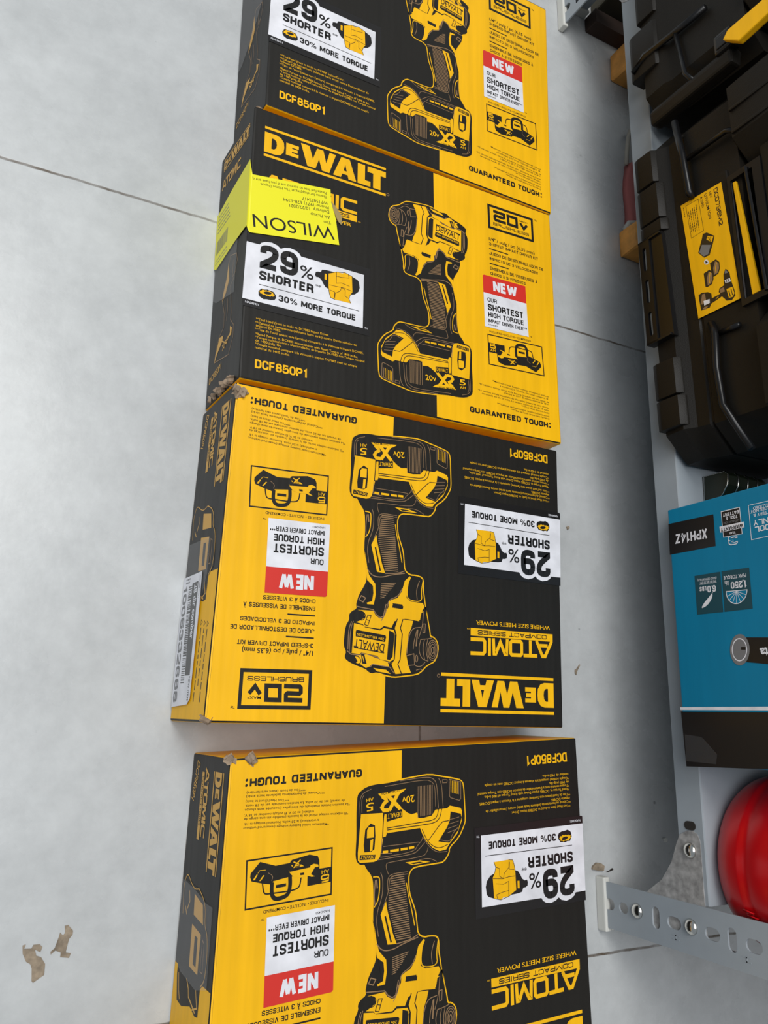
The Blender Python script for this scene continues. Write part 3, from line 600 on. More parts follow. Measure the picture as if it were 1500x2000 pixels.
('l',2,'Y',0.34,[(302.9,80.1),(301.5,78.3),(297.1,78.5)],0,0),
('l',2,'N',0.34,[(295.0,80.6),(291.0,83.1),(292.0,86.3)],0,1),
('t', 1, 'K', 'CHOCS À 3 VITESSES', (249.5, 168.9), (293.3, 169.2), 3.2, 2),
('t', 1, 'K', 'ENSEMBLE DE VISSEUSES À', (249.3, 174.6), (308.6, 175.3), 3.4, 2),
('t', 1, 'K', 'IMPACTO DE 3 VELOCIDADES', (249.1, 185.9), (310.0, 186.1), 3.1, 2),
('t', 1, 'K', 'JUEGO DE DESTORNILLADOR DE', (249.0, 191.9), (317.3, 192.4), 3.3, 2),
('t', 1, 'K', '3-SPEED IMPACT DRIVER KIT', (249.1, 202.8), (311.0, 203.1), 3.3, 2),
('t', 1, 'K', '1/4" / pulg / po (6.35 mm)', (249.0, 208.4), (306.6, 208.5), 3.5, 2),
('l',1,'K',1.13,[(249.0,181.7),(272.4,182.0)],0,0),
('l',1,'K',1.13,[(249.0,198.7),(272.4,198.7)],0,0),
('l',1,'K',2.76,[(305.1,224.8),(250.0,223.9),(249.5,250.1),(304.9,250.7)],1,0),
('t', 1, 'K', 'BRUSHLESS', (255.0, 228.1), (300.5, 228.7), 3.4, 2),
('l',1,'K',3.26,[(271.0,235.0),(258.2,235.0),(257.2,236.0),(257.0,239.0),(258.1,240.1),(267.8,240.0),(269.0,241.1),(268.8,244.8),(255.3,244.8)],0,0),
('l',1,'K',3.26,[(274.3,235.1),(285.0,235.2),(284.5,245.1),(273.7,245.1)],1,0),
('l',1,'K',3.01,[(289.5,241.4),(293.9,235.7),(298.3,241.1)],0,0),
('t', 1, 'K', 'MAX*', (288.8, 243.0), (299.2, 242.9), 1.9, 1),
('t', 1, 'K', 'TM', (307.9, 250.3), (311.2, 250.0), 1.7, 1),
('t', 1, 'K', 'GUARANTEED TOUGH', (221.4, 13.8), (313.8, 14.8), 6.0, 5),
('p',1,'K',[(315.2,15.7),(315.3,16.4),(315.8,16.9),(316.4,17.0),(317.0,16.7),(317.2,16.2),(317.1,15.5),(316.6,15.1),(316.0,14.9),(315.4,15.2)],0),
('p',1,'K',[(315.2,19.4),(315.3,20.1),(315.8,20.5),(316.4,20.7),(317.0,20.4),(317.2,19.8),(317.1,19.2),(316.6,18.7),(316.0,18.6),(315.4,18.9)],0),
('t', 1, 'K', '*Maximum initial battery voltage (measured without', (248.4, 50.9), (316.4, 47.9), 1.7, 1),
('t', 1, 'K', 'a workload) is 20 volts. Nominal voltage is 18.', (256.8, 47.6), (316.0, 45.2), 1.7, 1),
('t', 1, 'K', '*El máximo voltaje inicial de la batería (medido sin una carga de', (232.3, 44.7), (316.2, 41.8), 1.7, 1),
('t', 1, 'K', 'trabajo) es 20 V. El voltaje nominal es 18 V.', (261.2, 41.2), (316.2, 39.3), 1.7, 1),
('t', 1, 'K', '*La tension initiale maximale du bloc-piles (mesurée sans charge', (231.1, 38.2), (316.1, 35.7), 1.7, 1),
('t', 1, 'K', 'de travail) est de 20 volts. La tension nominale est de 18 volts.', (235.6, 35.2), (316.1, 32.8), 1.7, 1),
('t', 1, 'K', '***Tool Head (front to back)', (281.9, 31.2), (315.9, 29.9), 1.7, 1),
('t', 1, 'K', '***Cabezal de herramienta (adelante hacia atrás)', (253.0, 28.1), (315.8, 26.5), 1.7, 1),
('t', 1, 'K', "***Tête de l'outil (avant vers l'arrière)", (269.0, 24.9), (315.7, 23.8), 1.7, 1),
('p',1,'Y',[(101.5,181.0),(10.3,180.9),(10.4,187.6),(101.4,187.4)],0),
('t', 2, 'K', 'COMPACT SERIES', (17.4, 182.0), (94.0, 182.3), 3.9, 2),
('t', 1, 'Y', 'WHERE SIZE MEETS POWER', (13.4, 173.7), (95.8, 174.4), 3.4, 1),
('t', 1, 'Y', 'TM', (102.5, 181.2), (105.2, 181.3), 1.1, 0),
('t', 1, 'Y', '**Tool Head (front to back) vs. DCF885 Impact Driver.', (11.3, 56.1), (76.8, 57.1), 2.1, 0),
('t', 1, 'Y', '**Cabezal de herramienta (adelante hacia atrás) contra Destornillador de', (10.8, 52.8), (103.4, 53.9), 2.1, 0),
('t', 1, 'Y', 'impacto DCF885.', (11.6, 50.0), (33.2, 50.2), 2.1, 0),
('t', 1, 'Y', "**Tête de l'outil (avant vers l'arrière) comparée à la Visseuse à impact DCF885.", (10.8, 46.6), (110.2, 47.6), 2.1, 0),
('t', 1, 'Y', '*Rated Torque vs. DCF885 Impact Driver with Rated Torque of 1400 in-lbs.', (11.5, 42.3), (104.6, 42.5), 2.1, 0),
('t', 1, 'Y', '*Torque nominal contra Destornillador de impacto DCF885 con Torque nominal', (11.5, 39.3), (111.3, 39.7), 2.1, 0),
('t', 1, 'Y', 'de 1400 pulg.-lbs.', (11.8, 36.3), (34.4, 36.5), 2.1, 0),
('t', 1, 'Y', '*Couple nominal comparé à la visseuse à impact DCF885 avec un couple', (11.6, 33.1), (104.0, 33.3), 2.1, 0),
('t', 1, 'Y', 'nominal de 1400 in-lbs.', (11.8, 29.7), (41.6, 29.7), 2.1, 0),
('t', 1, 'Y', 'DCF850P1', (12.5, 12.0), (58.4, 12.7), 8.0, 2)]
STK=[
('p',1,'k',[(115.6,66.8),(-0.4,66.7),(-1.6,67.6),(-0.2,136.0),(115.7,135.6)],0),
('p',2,'W',[(109.0,73.1),(-1.4,73.3),(-0.4,128.3),(10.8,128.4),(12.5,130.7),(16.1,132.7),(21.5,133.7),(26.8,132.4),(29.8,130.0),(32.9,132.0),(38.2,133.4),(43.4,132.6),(46.8,130.6),(48.4,128.2),(109.3,127.6)],0),
('t', 3, 'k', '29', (11.9, 106.2), (46.4, 106.5), 23.5, 4),
('t', 3, 'k', '%', (48.3, 107.8), (60.7, 108.1), 11.8, 1),
('t', 3, 'k', 'SHORTER', (11.9, 94.9), (61.2, 94.7), 8.8, 4),
('t', 3, 'k', '**', (62.8, 100.8), (68.2, 100.7), 4.1, 1),
('l',3,'k',0.55,[(105.1,89.3),(12.1,90.1)],0,0),
('t', 3, 'k', '30% MORE TORQUE', (29.8, 78.8), (102.0, 78.5), 6.0, 4),
('p',3,'k',[(27.2,83.6),(27.6,80.8),(26.2,78.8),(23.0,77.7),(19.4,77.6),(16.7,76.9),(13.5,78.3),(12.2,80.2),(12.0,83.1),(13.2,85.0),(14.6,86.6),(16.9,86.2),(19.6,87.0),(22.3,86.5),(25.0,86.3)],0),
('p',4,'Y',[(26.3,83.4),(24.9,81.5),(23.6,81.7),(22.2,80.7),(20.4,81.3),(19.0,80.8),(17.7,81.5),(15.8,80.9),(15.4,81.7),(13.1,81.8),(13.6,82.9),(12.4,83.5),(14.6,84.5),(15.5,86.0),(17.3,85.4),(18.7,86.1),(20.0,85.5),(21.4,86.4),(22.7,85.4),(25.0,85.4),(24.7,84.3)],0),
('p',5,'k',[(16.5,83.2),(16.6,83.6),(16.9,83.9),(17.4,84.2),(18.1,84.5),(18.8,84.8),(19.6,85.0),(20.4,85.1),(21.2,85.1),(22.0,85.0),(22.6,84.9),(23.1,84.7),(23.3,84.4),(23.4,84.1),(23.3,83.8),(23.0,83.4),(22.6,83.1),(21.9,82.8),(21.2,82.5),(20.4,82.4),(19.5,82.3),(18.7,82.2),(18.0,82.3),(17.4,82.4),(16.9,82.6),(16.6,82.9)],0),
('t', 3, 'W', 'NA043451', (1.2, 69.6), (12.8, 69.5), 1.9, 1),
('t', 3, 'W', 'TM', (110.7, 73.0), (113.5, 73.0), 1.5, 1),
('p',3,'k',[(105.3,112.8),(104.1,108.6),(100.5,104.9),(97.2,103.8),(75.7,103.3),(72.3,104.3),(69.8,107.4),(68.1,110.6),(65.5,112.4),(63.0,112.1),(62.1,114.1),(62.6,116.9),(64.7,117.8),(67.2,118.0),(68.5,120.9),(72.3,121.6),(97.9,122.3),(102.8,120.5),(104.4,118.7)],0),
('p',4,'Y',[(96.7,94.8),(81.6,94.5),(77.3,95.2),(76.1,98.6),(75.7,102.3),(74.8,105.3),(74.4,118.8),(82.3,122.6),(88.1,122.9),(90.5,124.3),(93.8,123.2),(97.5,122.4),(98.4,106.6),(95.8,102.3),(95.0,98.8)],0),
('p',4,'Y',[(73.1,111.9),(71.0,112.0),(71.0,117.8),(73.1,117.6)],0),
('l',5,'k',0.41,[(95.2,98.8),(91.1,100.4),(91.1,106.5),(87.3,108.4),(86.5,104.6),(81.5,100.6),(81.1,95.4)],0,0),
('l',5,'k',0.41,[(98.0,107.3),(88.2,108.5),(82.3,107.8),(75.7,107.8)],0,0),
('l',5,'k',0.41,[(95.1,111.6),(87.3,112.8),(82.3,111.2),(82.3,118.3),(87.3,118.5),(94.6,119.9)],0,0),
('l',5,'k',0.41,[(94.6,119.9),(93.8,123.2)],0,0),
('l',5,'k',0.41,[(82.3,118.3),(82.3,122.6)],0,0),
('l',5,'k',0.41,[(80.7,96.4),(81.1,101.9),(76.1,102.7)],0,0),
('l',5,'k',0.41,[(96.7,94.8),(95.0,98.8),(95.8,102.3),(98.4,106.6),(97.5,122.4),(90.5,124.3),(82.3,122.6),(74.4,118.8),(74.8,105.3),(76.1,98.6),(77.3,95.2),(81.6,94.5)],0,0)]
NEW=[
('p',1,'W',[(294.1,110.0),(241.0,108.8),(240.4,146.5),(293.0,147.5)],0),
('p',1,'R',[(293.0,147.5),(240.4,146.5),(240.0,165.2),(241.4,166.4),(292.5,167.4)],0),
('t', 2, 'W', 'NEW', (252.3, 150.7), (281.4, 151.6), 11.7, 4),
('t', 2, 'k', 'OUR', (244.8, 137.4), (256.1, 137.4), 4.5, 2),
('t', 2, 'k', 'SHORTEST', (245.1, 127.8), (288.5, 129.1), 7.1, 3),
('t', 2, 'k', 'HIGH TORQUE', (245.2, 120.5), (289.0, 121.6), 5.5, 3),
('t', 2, 'k', 'IMPACT DRIVER EVER***', (245.2, 114.4), (292.5, 115.8), 3.8, 2),
('t', 2, 'k', 'NA043453', (245.2, 111.1), (256.3, 111.6), 1.5, 1)]
MKA=[
('p',1,'k',[(263.0,17.2),(210.7,18.5),(211.1,47.9),(263.8,47.2)],0),
('t', 2, 'W', 'XPH14Z', (219.0, 30.1), (255.6, 28.9), 9, 2),
('p',1,'W',[(202.5,17.7),(182.6,17.8),(182.4,42.2),(202.3,41.7)],0),
('p',2,'k',[(201.9,18.5),(183.2,18.4),(183.0,41.7),(201.7,41.2)],0),
('p',3,'W',[(205.2,31.3),(179.9,31.6),(179.7,36.8),(205.0,36.7)],0),
('t', 4, 'k', 'WARRANTY', (180.9, 33.1), (204.1, 33.0), 3.4, 2),
('t', 3, 'W', 'BATTERY', (183.9, 20.3), (200.6, 20.3), 3.0, 2),
('t', 3, 'W', 'TOOL &', (185.7, 24.2), (197.7, 24.3), 2.7, 2),
('t', 3, 'G', 'LITHIUM ION', (184.5, 28.3), (200.5, 28.0), 1.8, 1),
('t', 3, 'W', 'YEAR', (189.0, 38.3), (195.7, 38.1), 2.0, 1),
('t', 4, 'W', '3', (187.5, 41.7), (197.6, 41.5), 8.6, 5),
('t', 5, 'T', '3', (188.2, 42.0), (196.8, 41.8), 7.4, 0),
('l',1,'W',0.5,[(150.9,19.0),(173.8,18.4),(174.1,48.9),(150.4,48.7)],0,0),
('t', 2, 'W', 'INCLUDED', (150.5, 20.9), (169.5, 20.9), 2.6, 1),
('t', 2, 'W', 'CHARGER NOT', (145.5, 23.4), (172.5, 23.4), 2.6, 1),
('t', 2, 'W', 'BATTERY &', (148.9, 27.2), (169.9, 27.2), 2.6, 1),
('t', 2, 'W', 'ONLY', (150.8, 32.6), (170.8, 32.6), 4.8, 2),
('t', 2, 'W', 'TOOL', (149.9, 38.4), (169.9, 38.4), 4.8, 2),
('p',1,'D',[(237.0,71.4),(208.6,71.6),(209.1,107.4),(237.4,106.9)],0),
('p',1,'D',[(207.3,71.5),(179.0,72.3),(179.3,107.5),(207.8,107.4)],0),
('t', 2, 'W', '1,250', (182.6, 82.5), (198.9, 82.3), 6, 2),
('t', 2, 'W', 'PEAK TORQUE', (182.6, 76.9), (205.5, 76.2), 3, 1),
('t', 2, 'W', 'IN', (200.9, 82.7), (203.6, 82.6), 2, 1),
('t', 2, 'W', 'LBS', (200.7, 80.9), (205.0, 80.8), 2, 1),
('t', 2, 'W', '6.0', (214.7, 82.6), (223.9, 82.4), 6, 2),
('t', 2, 'W', 'LBS', (225.0, 82.4), (232.4, 82.3), 4, 2),
('t', 2, 'W', 'WITH BATTERY', (213.4, 78.2), (231.9, 77.8), 2.6, 1),
('t', 2, 'W', '(SOLD SEPARATELY)', (213.1, 75.5), (233.9, 74.9), 2, 1),
('p',2,'T',[(183.0,91.0),(183.5,93.2),(184.3,95.2),(185.4,97.0),(186.9,98.6),(188.6,99.9),(190.5,100.9),(192.6,101.5),(194.7,101.6),(196.7,101.3),(198.6,100.6),(200.4,99.5),(201.9,98.1),(203.0,96.3),(203.8,94.3),(204.2,92.2),(204.2,90.0)],0),
('l',3,'W',0.7,[(183.0,91.0),(183.5,93.2),(184.3,95.2),(185.4,97.0),(186.9,98.6),(188.6,99.9),(190.5,100.9),(192.6,101.5),(194.7,101.6),(196.7,101.3),(198.6,100.6),(200.4,99.5),(201.9,98.1),(203.0,96.3),(203.8,94.3),(204.2,92.2),(204.2,90.0)],1,0),
('l',3,'W',0.4,[(193.5,91.0),(184.3,95.2)],0,0),
('l',3,'W',0.4,[(193.5,91.0),(186.9,98.6)],0,0),
('l',3,'W',0.4,[(193.5,91.0),(190.5,100.9)],0,0),
('l',3,'W',0.4,[(193.5,91.0),(194.7,101.6)],0,0),
('l',3,'W',0.4,[(193.5,91.0),(198.6,100.6)],0,0),
('l',3,'W',0.4,[(193.5,91.0),(201.9,98.1)],0,0),
('l',3,'W',0.4,[(193.5,91.0),(203.8,94.3)],0,0),
('p',2,'W',[(220.5,90.5),(219.0,89.3),(219.0,92.7),(222.9,97.8),(227.4,100.7),(232.6,101.9),(228.7,97.1),(224.1,93.5)],1),
('l',2,'W',0.4,[(220.5,91.1),(218.3,88.7)],0,0),
('p',2,'k',[(188.9,131.0),(163.5,132.9),(118.7,127.9),(123.3,165.2),(167.3,154.5),(190.4,151.5)],0),
('p',3,'G',[(186.0,141.5),(186.6,144.4),(187.6,147.1),(189.0,149.5),(190.7,151.5),(192.7,152.9),(194.8,153.8),(197.0,154.0),(199.2,153.6),(201.2,152.5),(202.9,150.9),(204.2,148.7),(205.1,146.1),(205.6,143.3),(205.5,140.3),(204.9,137.4),(203.9,134.6),(202.5,132.2),(200.7,130.2),(198.6,128.7),(196.4,127.9),(194.2,127.8),(192.1,128.2),(190.1,129.4),(188.5,131.1),(187.2,133.3),(186.3,135.8),(185.9,138.6)],0),
('l',4,'W',0.9,[(188.8,141.3),(189.2,143.4),(190.0,145.3),(191.0,147.0),(192.3,148.4),(193.7,149.4),(195.3,150.0),(196.9,150.2),(198.5,149.9),(200.0,149.1),(201.2,147.9),(202.2,146.4),(202.9,144.6),(203.2,142.6),(203.2,140.5),(202.8,138.4),(202.0,136.5),(201.0,134.7),(199.7,133.3),(198.2,132.3),(196.6,131.7),(194.9,131.6),(193.4,132.0),(191.9,132.8),(190.7,134.0),(189.7,135.5),(189.1,137.3),(188.8,139.3)],1,0),
('p',4,'k',[(194.2,138.9),(189.8,139.1),(189.9,141.3),(194.3,141.0)],0),
('t', 3, 'W', 'makita', (150.4, 140.6), (176.3, 141.1), 7, 3),
('p',1,'k',[(264.0,192.4),(128.0,192.7),(133.3,235.7),(262.3,240.1)],0),
('p',2,'W',[(264.6,188.6),(127.4,187.9),(127.8,191.1),(264.4,191.0)],0)]
LBA=[
('p',1,'Y',[(16.2,33.5),(19.8,82.2),(144.8,88.2),(143.8,40.2)],0),
('t', 2, 'k', 'DCD796M2', (22.2, 73.0), (63.3, 74.5), 4.6, 2),
('t', 2, 'k', '18V', (22.3, 67.3), (29.3, 68.4), 2.6, 1),
('t', 2, 'k', 'LITHIUM ION', (21.3, 61.9), (49.8, 64.3), 3, 1),
('t', 2, 'k', '4.0Ah', (21.2, 56.7), (33.6, 58.2), 2.8, 1),
('l',2,'k',0.4,[(20.2,39.7),(21.7,54.9),(57.7,57.1),(57.8,42.2)],1,0),
('w',2,'k',(27.8,42.1),(51.8,43.1),0.7,0),
('w',2,'k',(28.1,44.4),(52.6,45.4),0.7,1),
('w',2,'k',(26.9,46.9),(53.4,47.6),0.7,2),
('w',2,'k',(27.2,49.2),(54.2,49.9),0.7,3),
('w',2,'k',(25.9,51.7),(54.9,52.1),0.7,4),
('w',2,'k',(20.0,36.5),(31.1,37.4),0.7,7),
('p',2,'k',[(60.7,55.7),(61.6,60.2),(69.8,68.3),(75.7,66.0),(86.1,60.6),(85.5,54.2),(77.2,48.2),(72.2,50.4),(65.6,53.8)],0),
('p',3,'G',[(71.2,53.3),(76.7,63.2),(84.5,59.2),(84.1,53.8),(77.5,49.4)],0),
('p',3,'Y',[(65.7,60.7),(69.8,67.0),(74.4,64.3),(68.5,59.0)],0),
('l',4,'k',0.4,[(67.1,61.0),(73.8,63.9)],0,0),
('l',4,'k',0.4,[(68.1,63.6),(72.3,62.7)],0,0),
('p',2,'W',[(92.8,58.7),(93.7,58.4),(94.2,57.7),(94.4,56.8),(94.1,55.8),(93.3,54.9),(92.3,54.1),(91.2,53.6),(90.0,53.5),(89.1,53.8),(88.5,54.5),(88.4,55.4),(88.7,56.4),(89.4,57.3),(90.5,58.1),(91.6,58.6)],0),
('l',3,'k',0.9,[(90.0,54.8),(92.7,57.4)],0,0),
('l',3,'k',0.9,[(90.3,56.9),(92.6,55.4)],0,0),
('p',2,'k',[(94.5,60.0),(93.9,66.8),(98.6,70.2),(105.1,70.2),(109.6,67.8),(110.2,62.4),(108.6,60.4),(101.6,60.2)],0),
('p',3,'N',[(95.4,65.7),(99.0,69.3),(104.6,69.2),(108.4,67.0),(108.7,63.0),(101.3,62.9)],0),
('l',4,'Y',0.8,[(97.1,67.3),(102.6,65.4),(107.5,65.4)],0,0),
('p',2,'k',[(101.3,51.7),(100.7,58.5),(105.4,62.0),(111.9,62.0),(116.4,59.6),(117.1,54.2),(115.5,52.1),(108.4,51.9)],0),
('p',3,'N',[(102.2,57.5),(105.7,61.1),(111.4,61.0),(115.2,58.8),(115.6,54.8),(108.1,54.6)],0),
('l',4,'Y',0.8,[(103.9,59.1),(109.4,57.2),(114.3,57.1)],0,0),
('p',2,'k',[(108.8,75.7),(110.6,77.6),(114.9,79.7),(120.6,80.0),(127.7,81.3),(134.7,82.7),(139.5,83.0),(142.3,78.9),(140.3,73.2),(136.9,71.0),(133.8,68.8),(135.5,56.3),(138.5,54.3),(137.2,44.5),(125.2,43.4),(120.3,43.4),(119.6,47.1),(122.2,54.1),(125.6,57.8),(130.5,57.7),(130.3,67.4),(128.0,65.9),(124.6,67.1),(124.0,72.4),(113.1,73.1)],0),
('p',3,'G',[(109.9,75.5),(112.1,77.5),(113.9,77.7),(113.0,74.5)],0),
('p',3,'W',[(119.4,73.5),(120.0,79.4),(123.9,80.1),(122.9,74.2)],0),
('l',4,'k',0.7,[(119.9,75.4),(122.9,75.7)],0,0),
('l',4,'k',0.7,[(120.2,77.5),(123.1,77.8)],0,0),
('p',3,'N',[(125.5,67.4),(125.7,71.8),(130.5,72.5),(129.6,67.5)],0),
('p',3,'Y',[(129.0,74.4),(129.7,80.7),(136.8,82.2),(139.7,80.1),(138.9,75.9)],0),
('l',4,'k',0.9,[(131.7,76.7),(138.5,77.7)],0,0),
('l',4,'k',0.7,[(131.4,79.3),(138.2,80.2)],0,0),
('p',3,'N',[(121.4,47.4),(122.1,50.5),(129.0,51.2),(132.0,47.3),(130.7,44.7),(125.7,46.1)],0),
('p',3,'W',[(128.8,48.2),(130.0,55.1),(134.0,54.9),(133.8,48.5)],0),
('l',3,'Y',0.6,[(133.3,61.9),(131.8,65.5)],0,0),
('p',3,'N',[(135.1,48.8),(136.2,52.7),(138.1,49.8),(136.6,45.9)],0)]
# ============================================================ setting
def plane(name, x0, x1, y0, y1, z0, z1, m):
    bm = bmesh.new(); box(bm, (x0, y0, z0), (x1, y1, z1)); return tag(link(name, bm, m), kind='structure')
plane('floor', -2.6, 2.0, -2.4, 2.6, -0.02, 0.0, MFLOOR)
plane('wall_right', 1.06, 1.10, -2.4, 2.6, 0.0, 2.8, MWALL)
# ============================================================ cartons
H = 0.0862
def carton(Q, Z, P0, rotated, name_loc, label, group, art_v0=0.0, side=None):
    """Q: world corners of the top in sheet order BL,BR,TR,TL;  P0: the same for the artwork"""
    root = empty('cardboard_box', (sum(q[0] for q in Q) / 4, sum(q[1] for q in Q) / 4, 0), label, 'box', group)
    q = [Vector((a, b, Z)) for a, b in Q]
    p = [Vector((a, b, Z)) for a, b in P0]
    def top(u, v, h):
        u /= 330.0; v /= 262.0
        w = p[0] * (1 - u) * (1 - v) + p[1] * u * (1 - v) + p[2] * u * v + p[3] * (1 - u) * v
        return (w.x, w.y, Z + h)
    def topq(u, v, h):
        u /= 330.0; v /= 262.0
        w = q[0] * (1 - u) * (1 - v) + q[1] * u * (1 - v) + q[2] * u * v + q[3] * (1 - u) * v
        return (w.x, w.y, Z + h)
    # the short side towards the open floor: s runs along the edge, t is height in mm
    a, b = (q[1], q[2]) if rotated else (q[3], q[0])
    d = (b - a).normalized(); n = Vector((d.y, -d.x, 0)); n = n if n.x < 0 else -n
    Ls = (b - a).length * 1000
    def sidef(s, t, h):
        tt = max(0.0, (t + 10) / 96.0)
        w = a + d * (s / 1000.0) + n * ((1 - tt) * 0.003 + h)
        return (w.x, w.y, tt * Z)
    P = Print(top)
    for c in 'YK': P.mi(c)
    yi, ki = P.mi('Y'), P.mi('K')
    bm = P.bm
    lows = []
    for i, w in enumerate(q):
        left = (i in (1, 2)) if rotated else (i in (0, 3))
        lows.append(Vector((w.x - (0.003 if left else 0), w.y, 0)))
    vb = [bm.verts.new(w) for w in lows]; vt = [bm.verts.new(w) for w in q]
    fs = [bm.faces.new(vb), bm.faces.new(vt)] + [bm.faces.new((vb[i], vb[(i + 1) % 4], vt[(i + 1) % 4], vt[i])) for i in range(4)]
    bmesh.ops.recalc_face_normals(bm, faces=fs)
    bmesh.ops.bevel(bm, geom=list({e for f in fs for e in f.edges}), offset=0.0016, segments=2, affect='EDGES', profile=.5)
    bm.normal_update()
    mid = (q[0] + q[1] + q[2] + q[3]) / 4
    ux = (q[1] - q[0]).normalized()
    for f in bm.faces:
        c = f.calc_center_median(); u = (c - mid).dot(ux)
        if abs(f.normal.y) > .75: f.material_index = yi
        elif abs(f.normal.x) > .6: f.material_index = ki
        else: f.material_index = yi if u > .02 else ki
    # printed grounds
    P.fn = topq
    P.poly(0, 'K', [(1.7, 1.7), (185.5, 1.7), (184.0, 260.3), (1.7, 260.3)])
    P.poly(0, 'Y', [(185.5, 1.7), (328.3, 1.7), (328.3, 260.3), (184.0, 260.3)])
    P.fn = top
    P.art(ART)
    logo(P, 1, 'Y', 'K', (10.4, 219.4), (121, 0), (0, 32))
    P.line(1, 'N', .5, [(133.4 + 1.3 * math.cos(k), 222 + 1.3 * math.sin(k)) for k in [i * .63 for i in range(10)]], 1)
    atomic(P, 1, 'Y', (10.5, 187.3), (91, 1.5), (0, 15))
    P.fn = sidef
    if rotated:
        P.poly(0, 'Y', [(152, -8), (Ls - 2, -8), (Ls - 2, 84), (152, 84)])
        logo(P, 1, 'O', 'K', (11, 50.5), (70, 0), (0, 25))
        atomic(P, 1, 'O', (9.5, 28.5), (50, 0), (0, 10))
        P.poly(1, 'O', [(13, 20.5), (62, 19.5), (62, 26), (13, 26.5)]); P.text(2, 'K', 'COMPACT SERIES', (16, 21.8), (52, 21.4), 3.4, 1)
        P.text(1, 'O', 'DCF850P1', (5, 5), (34, -4), 7.5, 1)
        # tool bag picture
        P.poly(1, 'K', [(94, 38), (99, 52), (105, 58), (114, 59), (120, 67), (134, 70.5), (148, 72), (155, 60), (173, 59), (174, 52), (171, 39), (176, 18), (175, 5), (159, 0), (93, 0)])
        P.line(2, 'O', .9, [(94, 38), (99, 52), (105.4, 58.3), (114.5, 58.6), (120.2, 67.2), (134.4, 70.5), (148.3, 68.5), (153.9, 60)], 0, 1)
        P.line(2, 'O', .8, [(94.3, 37.8), (96.2, 26.9), (93.2, 16.8), (88.1, 5.8), (93.1, 0), (99.7, -2.3), (117.2, 1.2)], 0, 1)
        P.poly(2, 'O', [(99, 28), (103, 50.6), (115.4, 54.8), (113, 30)], 0)
        P.poly(2, 'O', [(119.4, 27.9), (122.2, 51.6), (148.4, 51), (147.3, 29.2)], 0)
        P.poly(3, 'K', [(125.3, 37.2), (125.8, 44.5), (144.8, 45.5), (144.1, 38.2)])
        P.line(2, 'N', .8, [(124.7, 56.6), (126.4, 61.2), (144.9, 62.1), (144.9, 56.7)], 1)
        P.line(2, 'O', 1.2, [(99, 14), (106, 17), (112, 12)]); P.line(2, 'O', 1.2, [(111, 6), (116, 12)])
        P.line(2, 'O', 1.4, [(156, 26), (161, 32), (166, 34), (172, 52)]); P.line(2, 'O', 1.2, [(158, 50), (168, 56), (172, 44)]); P.line(2, 'O', 1.2, [(157, 4), (168, 8), (173, 12)])
        for k, (y0, t0) in enumerate(((196.7, 69.6), (195.6, 61), (194.4, 52.8))):
            P.words(1, 'K', (y0, t0 + 1.4), (251 - 12 * (k == 1), t0), 1.8, k)
            P.line(1, 'K', .6, [(y0 - 6, t0), (y0 - 2, t0), (y0 - 4, t0 + 4)], 1)
    else:
        # lettering runs up the height of the side
        logo(P, 1, 'O', 'K', (18.5, 0), (5.5, 76), (-13, 0))
        atomic(P, 1, 'O', (38, -2), (5, 56), (-10, 0))
        dr = [(126.6, 40.4), (132.5, 58.6), (141, 62.1), (154.6, 54), (158.1, 46.1), (186.4, 53.3), (193.2, 52.4), (201.8, 62.3), (213, 62.3), (225.7, 52.1), (219, 10.8), (207, 14), (198.5, 20.4), (193.4, 33), (180, 32.6), (161.8, 22.3), (150, 30), (140, 36)]
        P.line(1, 'N', .8, dr, 1, 0)
        P.poly(1, 'O', [(131, 36), (150, 41), (160, 33), (165, 24), (158, 25), (146, 33)]); P.line(1, 'N', .8, [(135, 50), (152, 50), (150, 58)], 0)
        P.line(1, 'N', .6, [(168, 40), (180, 42), (190, 40)]); P.line(1, 'N', .6, [(166, 32), (178, 35), (188, 36)])
        P.poly(1, 'O', [(199, 22), (201, 34), (207, 30), (213, 18), (220, 11), (212, 13)]); P.poly(1, 'O', [(199, 52), (203, 58), (209, 57), (208, 44), (206, 53)])
        P.line(1, 'O', 1.3, [(205, 30), (212, 44), (203, 58)]); P.text(2, 'O', 'XR', (216, 33), (214, 47), 6, 2)
        P.text(1, 'O', 'DCF850P1', (236, -2), (232, 33), 6, 1)
    P.done('carton', root)
    # stickers
    S = Print(top, .0004); S.art(STK); S.done('torque_sticker', root, 'white and black sticker with a yellow tool head')
    S = Print(top, .0004); S.art(NEW); S.done('new_sticker', root, 'red and white sticker')
    return root, top, sidef, Ls
def corner_bits(root, c, spread, n, seed, h=0.012, name='torn_corner'):
    r = random.Random(seed); bm = bmesh.new()
    for k in range(n):
        p = [c[i] + r.uniform(-spread[i], spread[i]) for i in range(3)]
        L = r.uniform(.006, h); w = r.uniform(.002, .005); a = r.uniform(0, 6.28); ti = r.uniform(-.8, .8)
        dx = Vector((math.cos(a) * math.cos(ti), math.sin(a) * math.cos(ti), math.sin(ti))) * L; dy = Vector((-math.sin(a), math.cos(a), r.uniform(-.5, .5))) * w
        P = Vector(p); nn = dx.cross(dy).normalized() * .0009
        rr = []
        for t in (-.5, -.15, .2, .5):
            wob = nn * r.uniform(-1.5, 1.5); ww = r.uniform(.7, 1.1)
            q = P + dx * t + wob
            rr.append([q - dy * ww - nn, q + dy * ww - nn, q + dy * ww + nn, q - dy * ww + nn])
        rings(bm, rr)
    return link(name, fix(bm), MTORN, root)
GRP = 'impact driver cartons in a row on the floor'
Q1 = [(.1856, .5238), (.509, .5235), (.5133, .7953), (.1835, .790)]
Q2 = [(.1777, .2605), (.5106, .2636), (.5067, .5225), (.1758, .5185)]
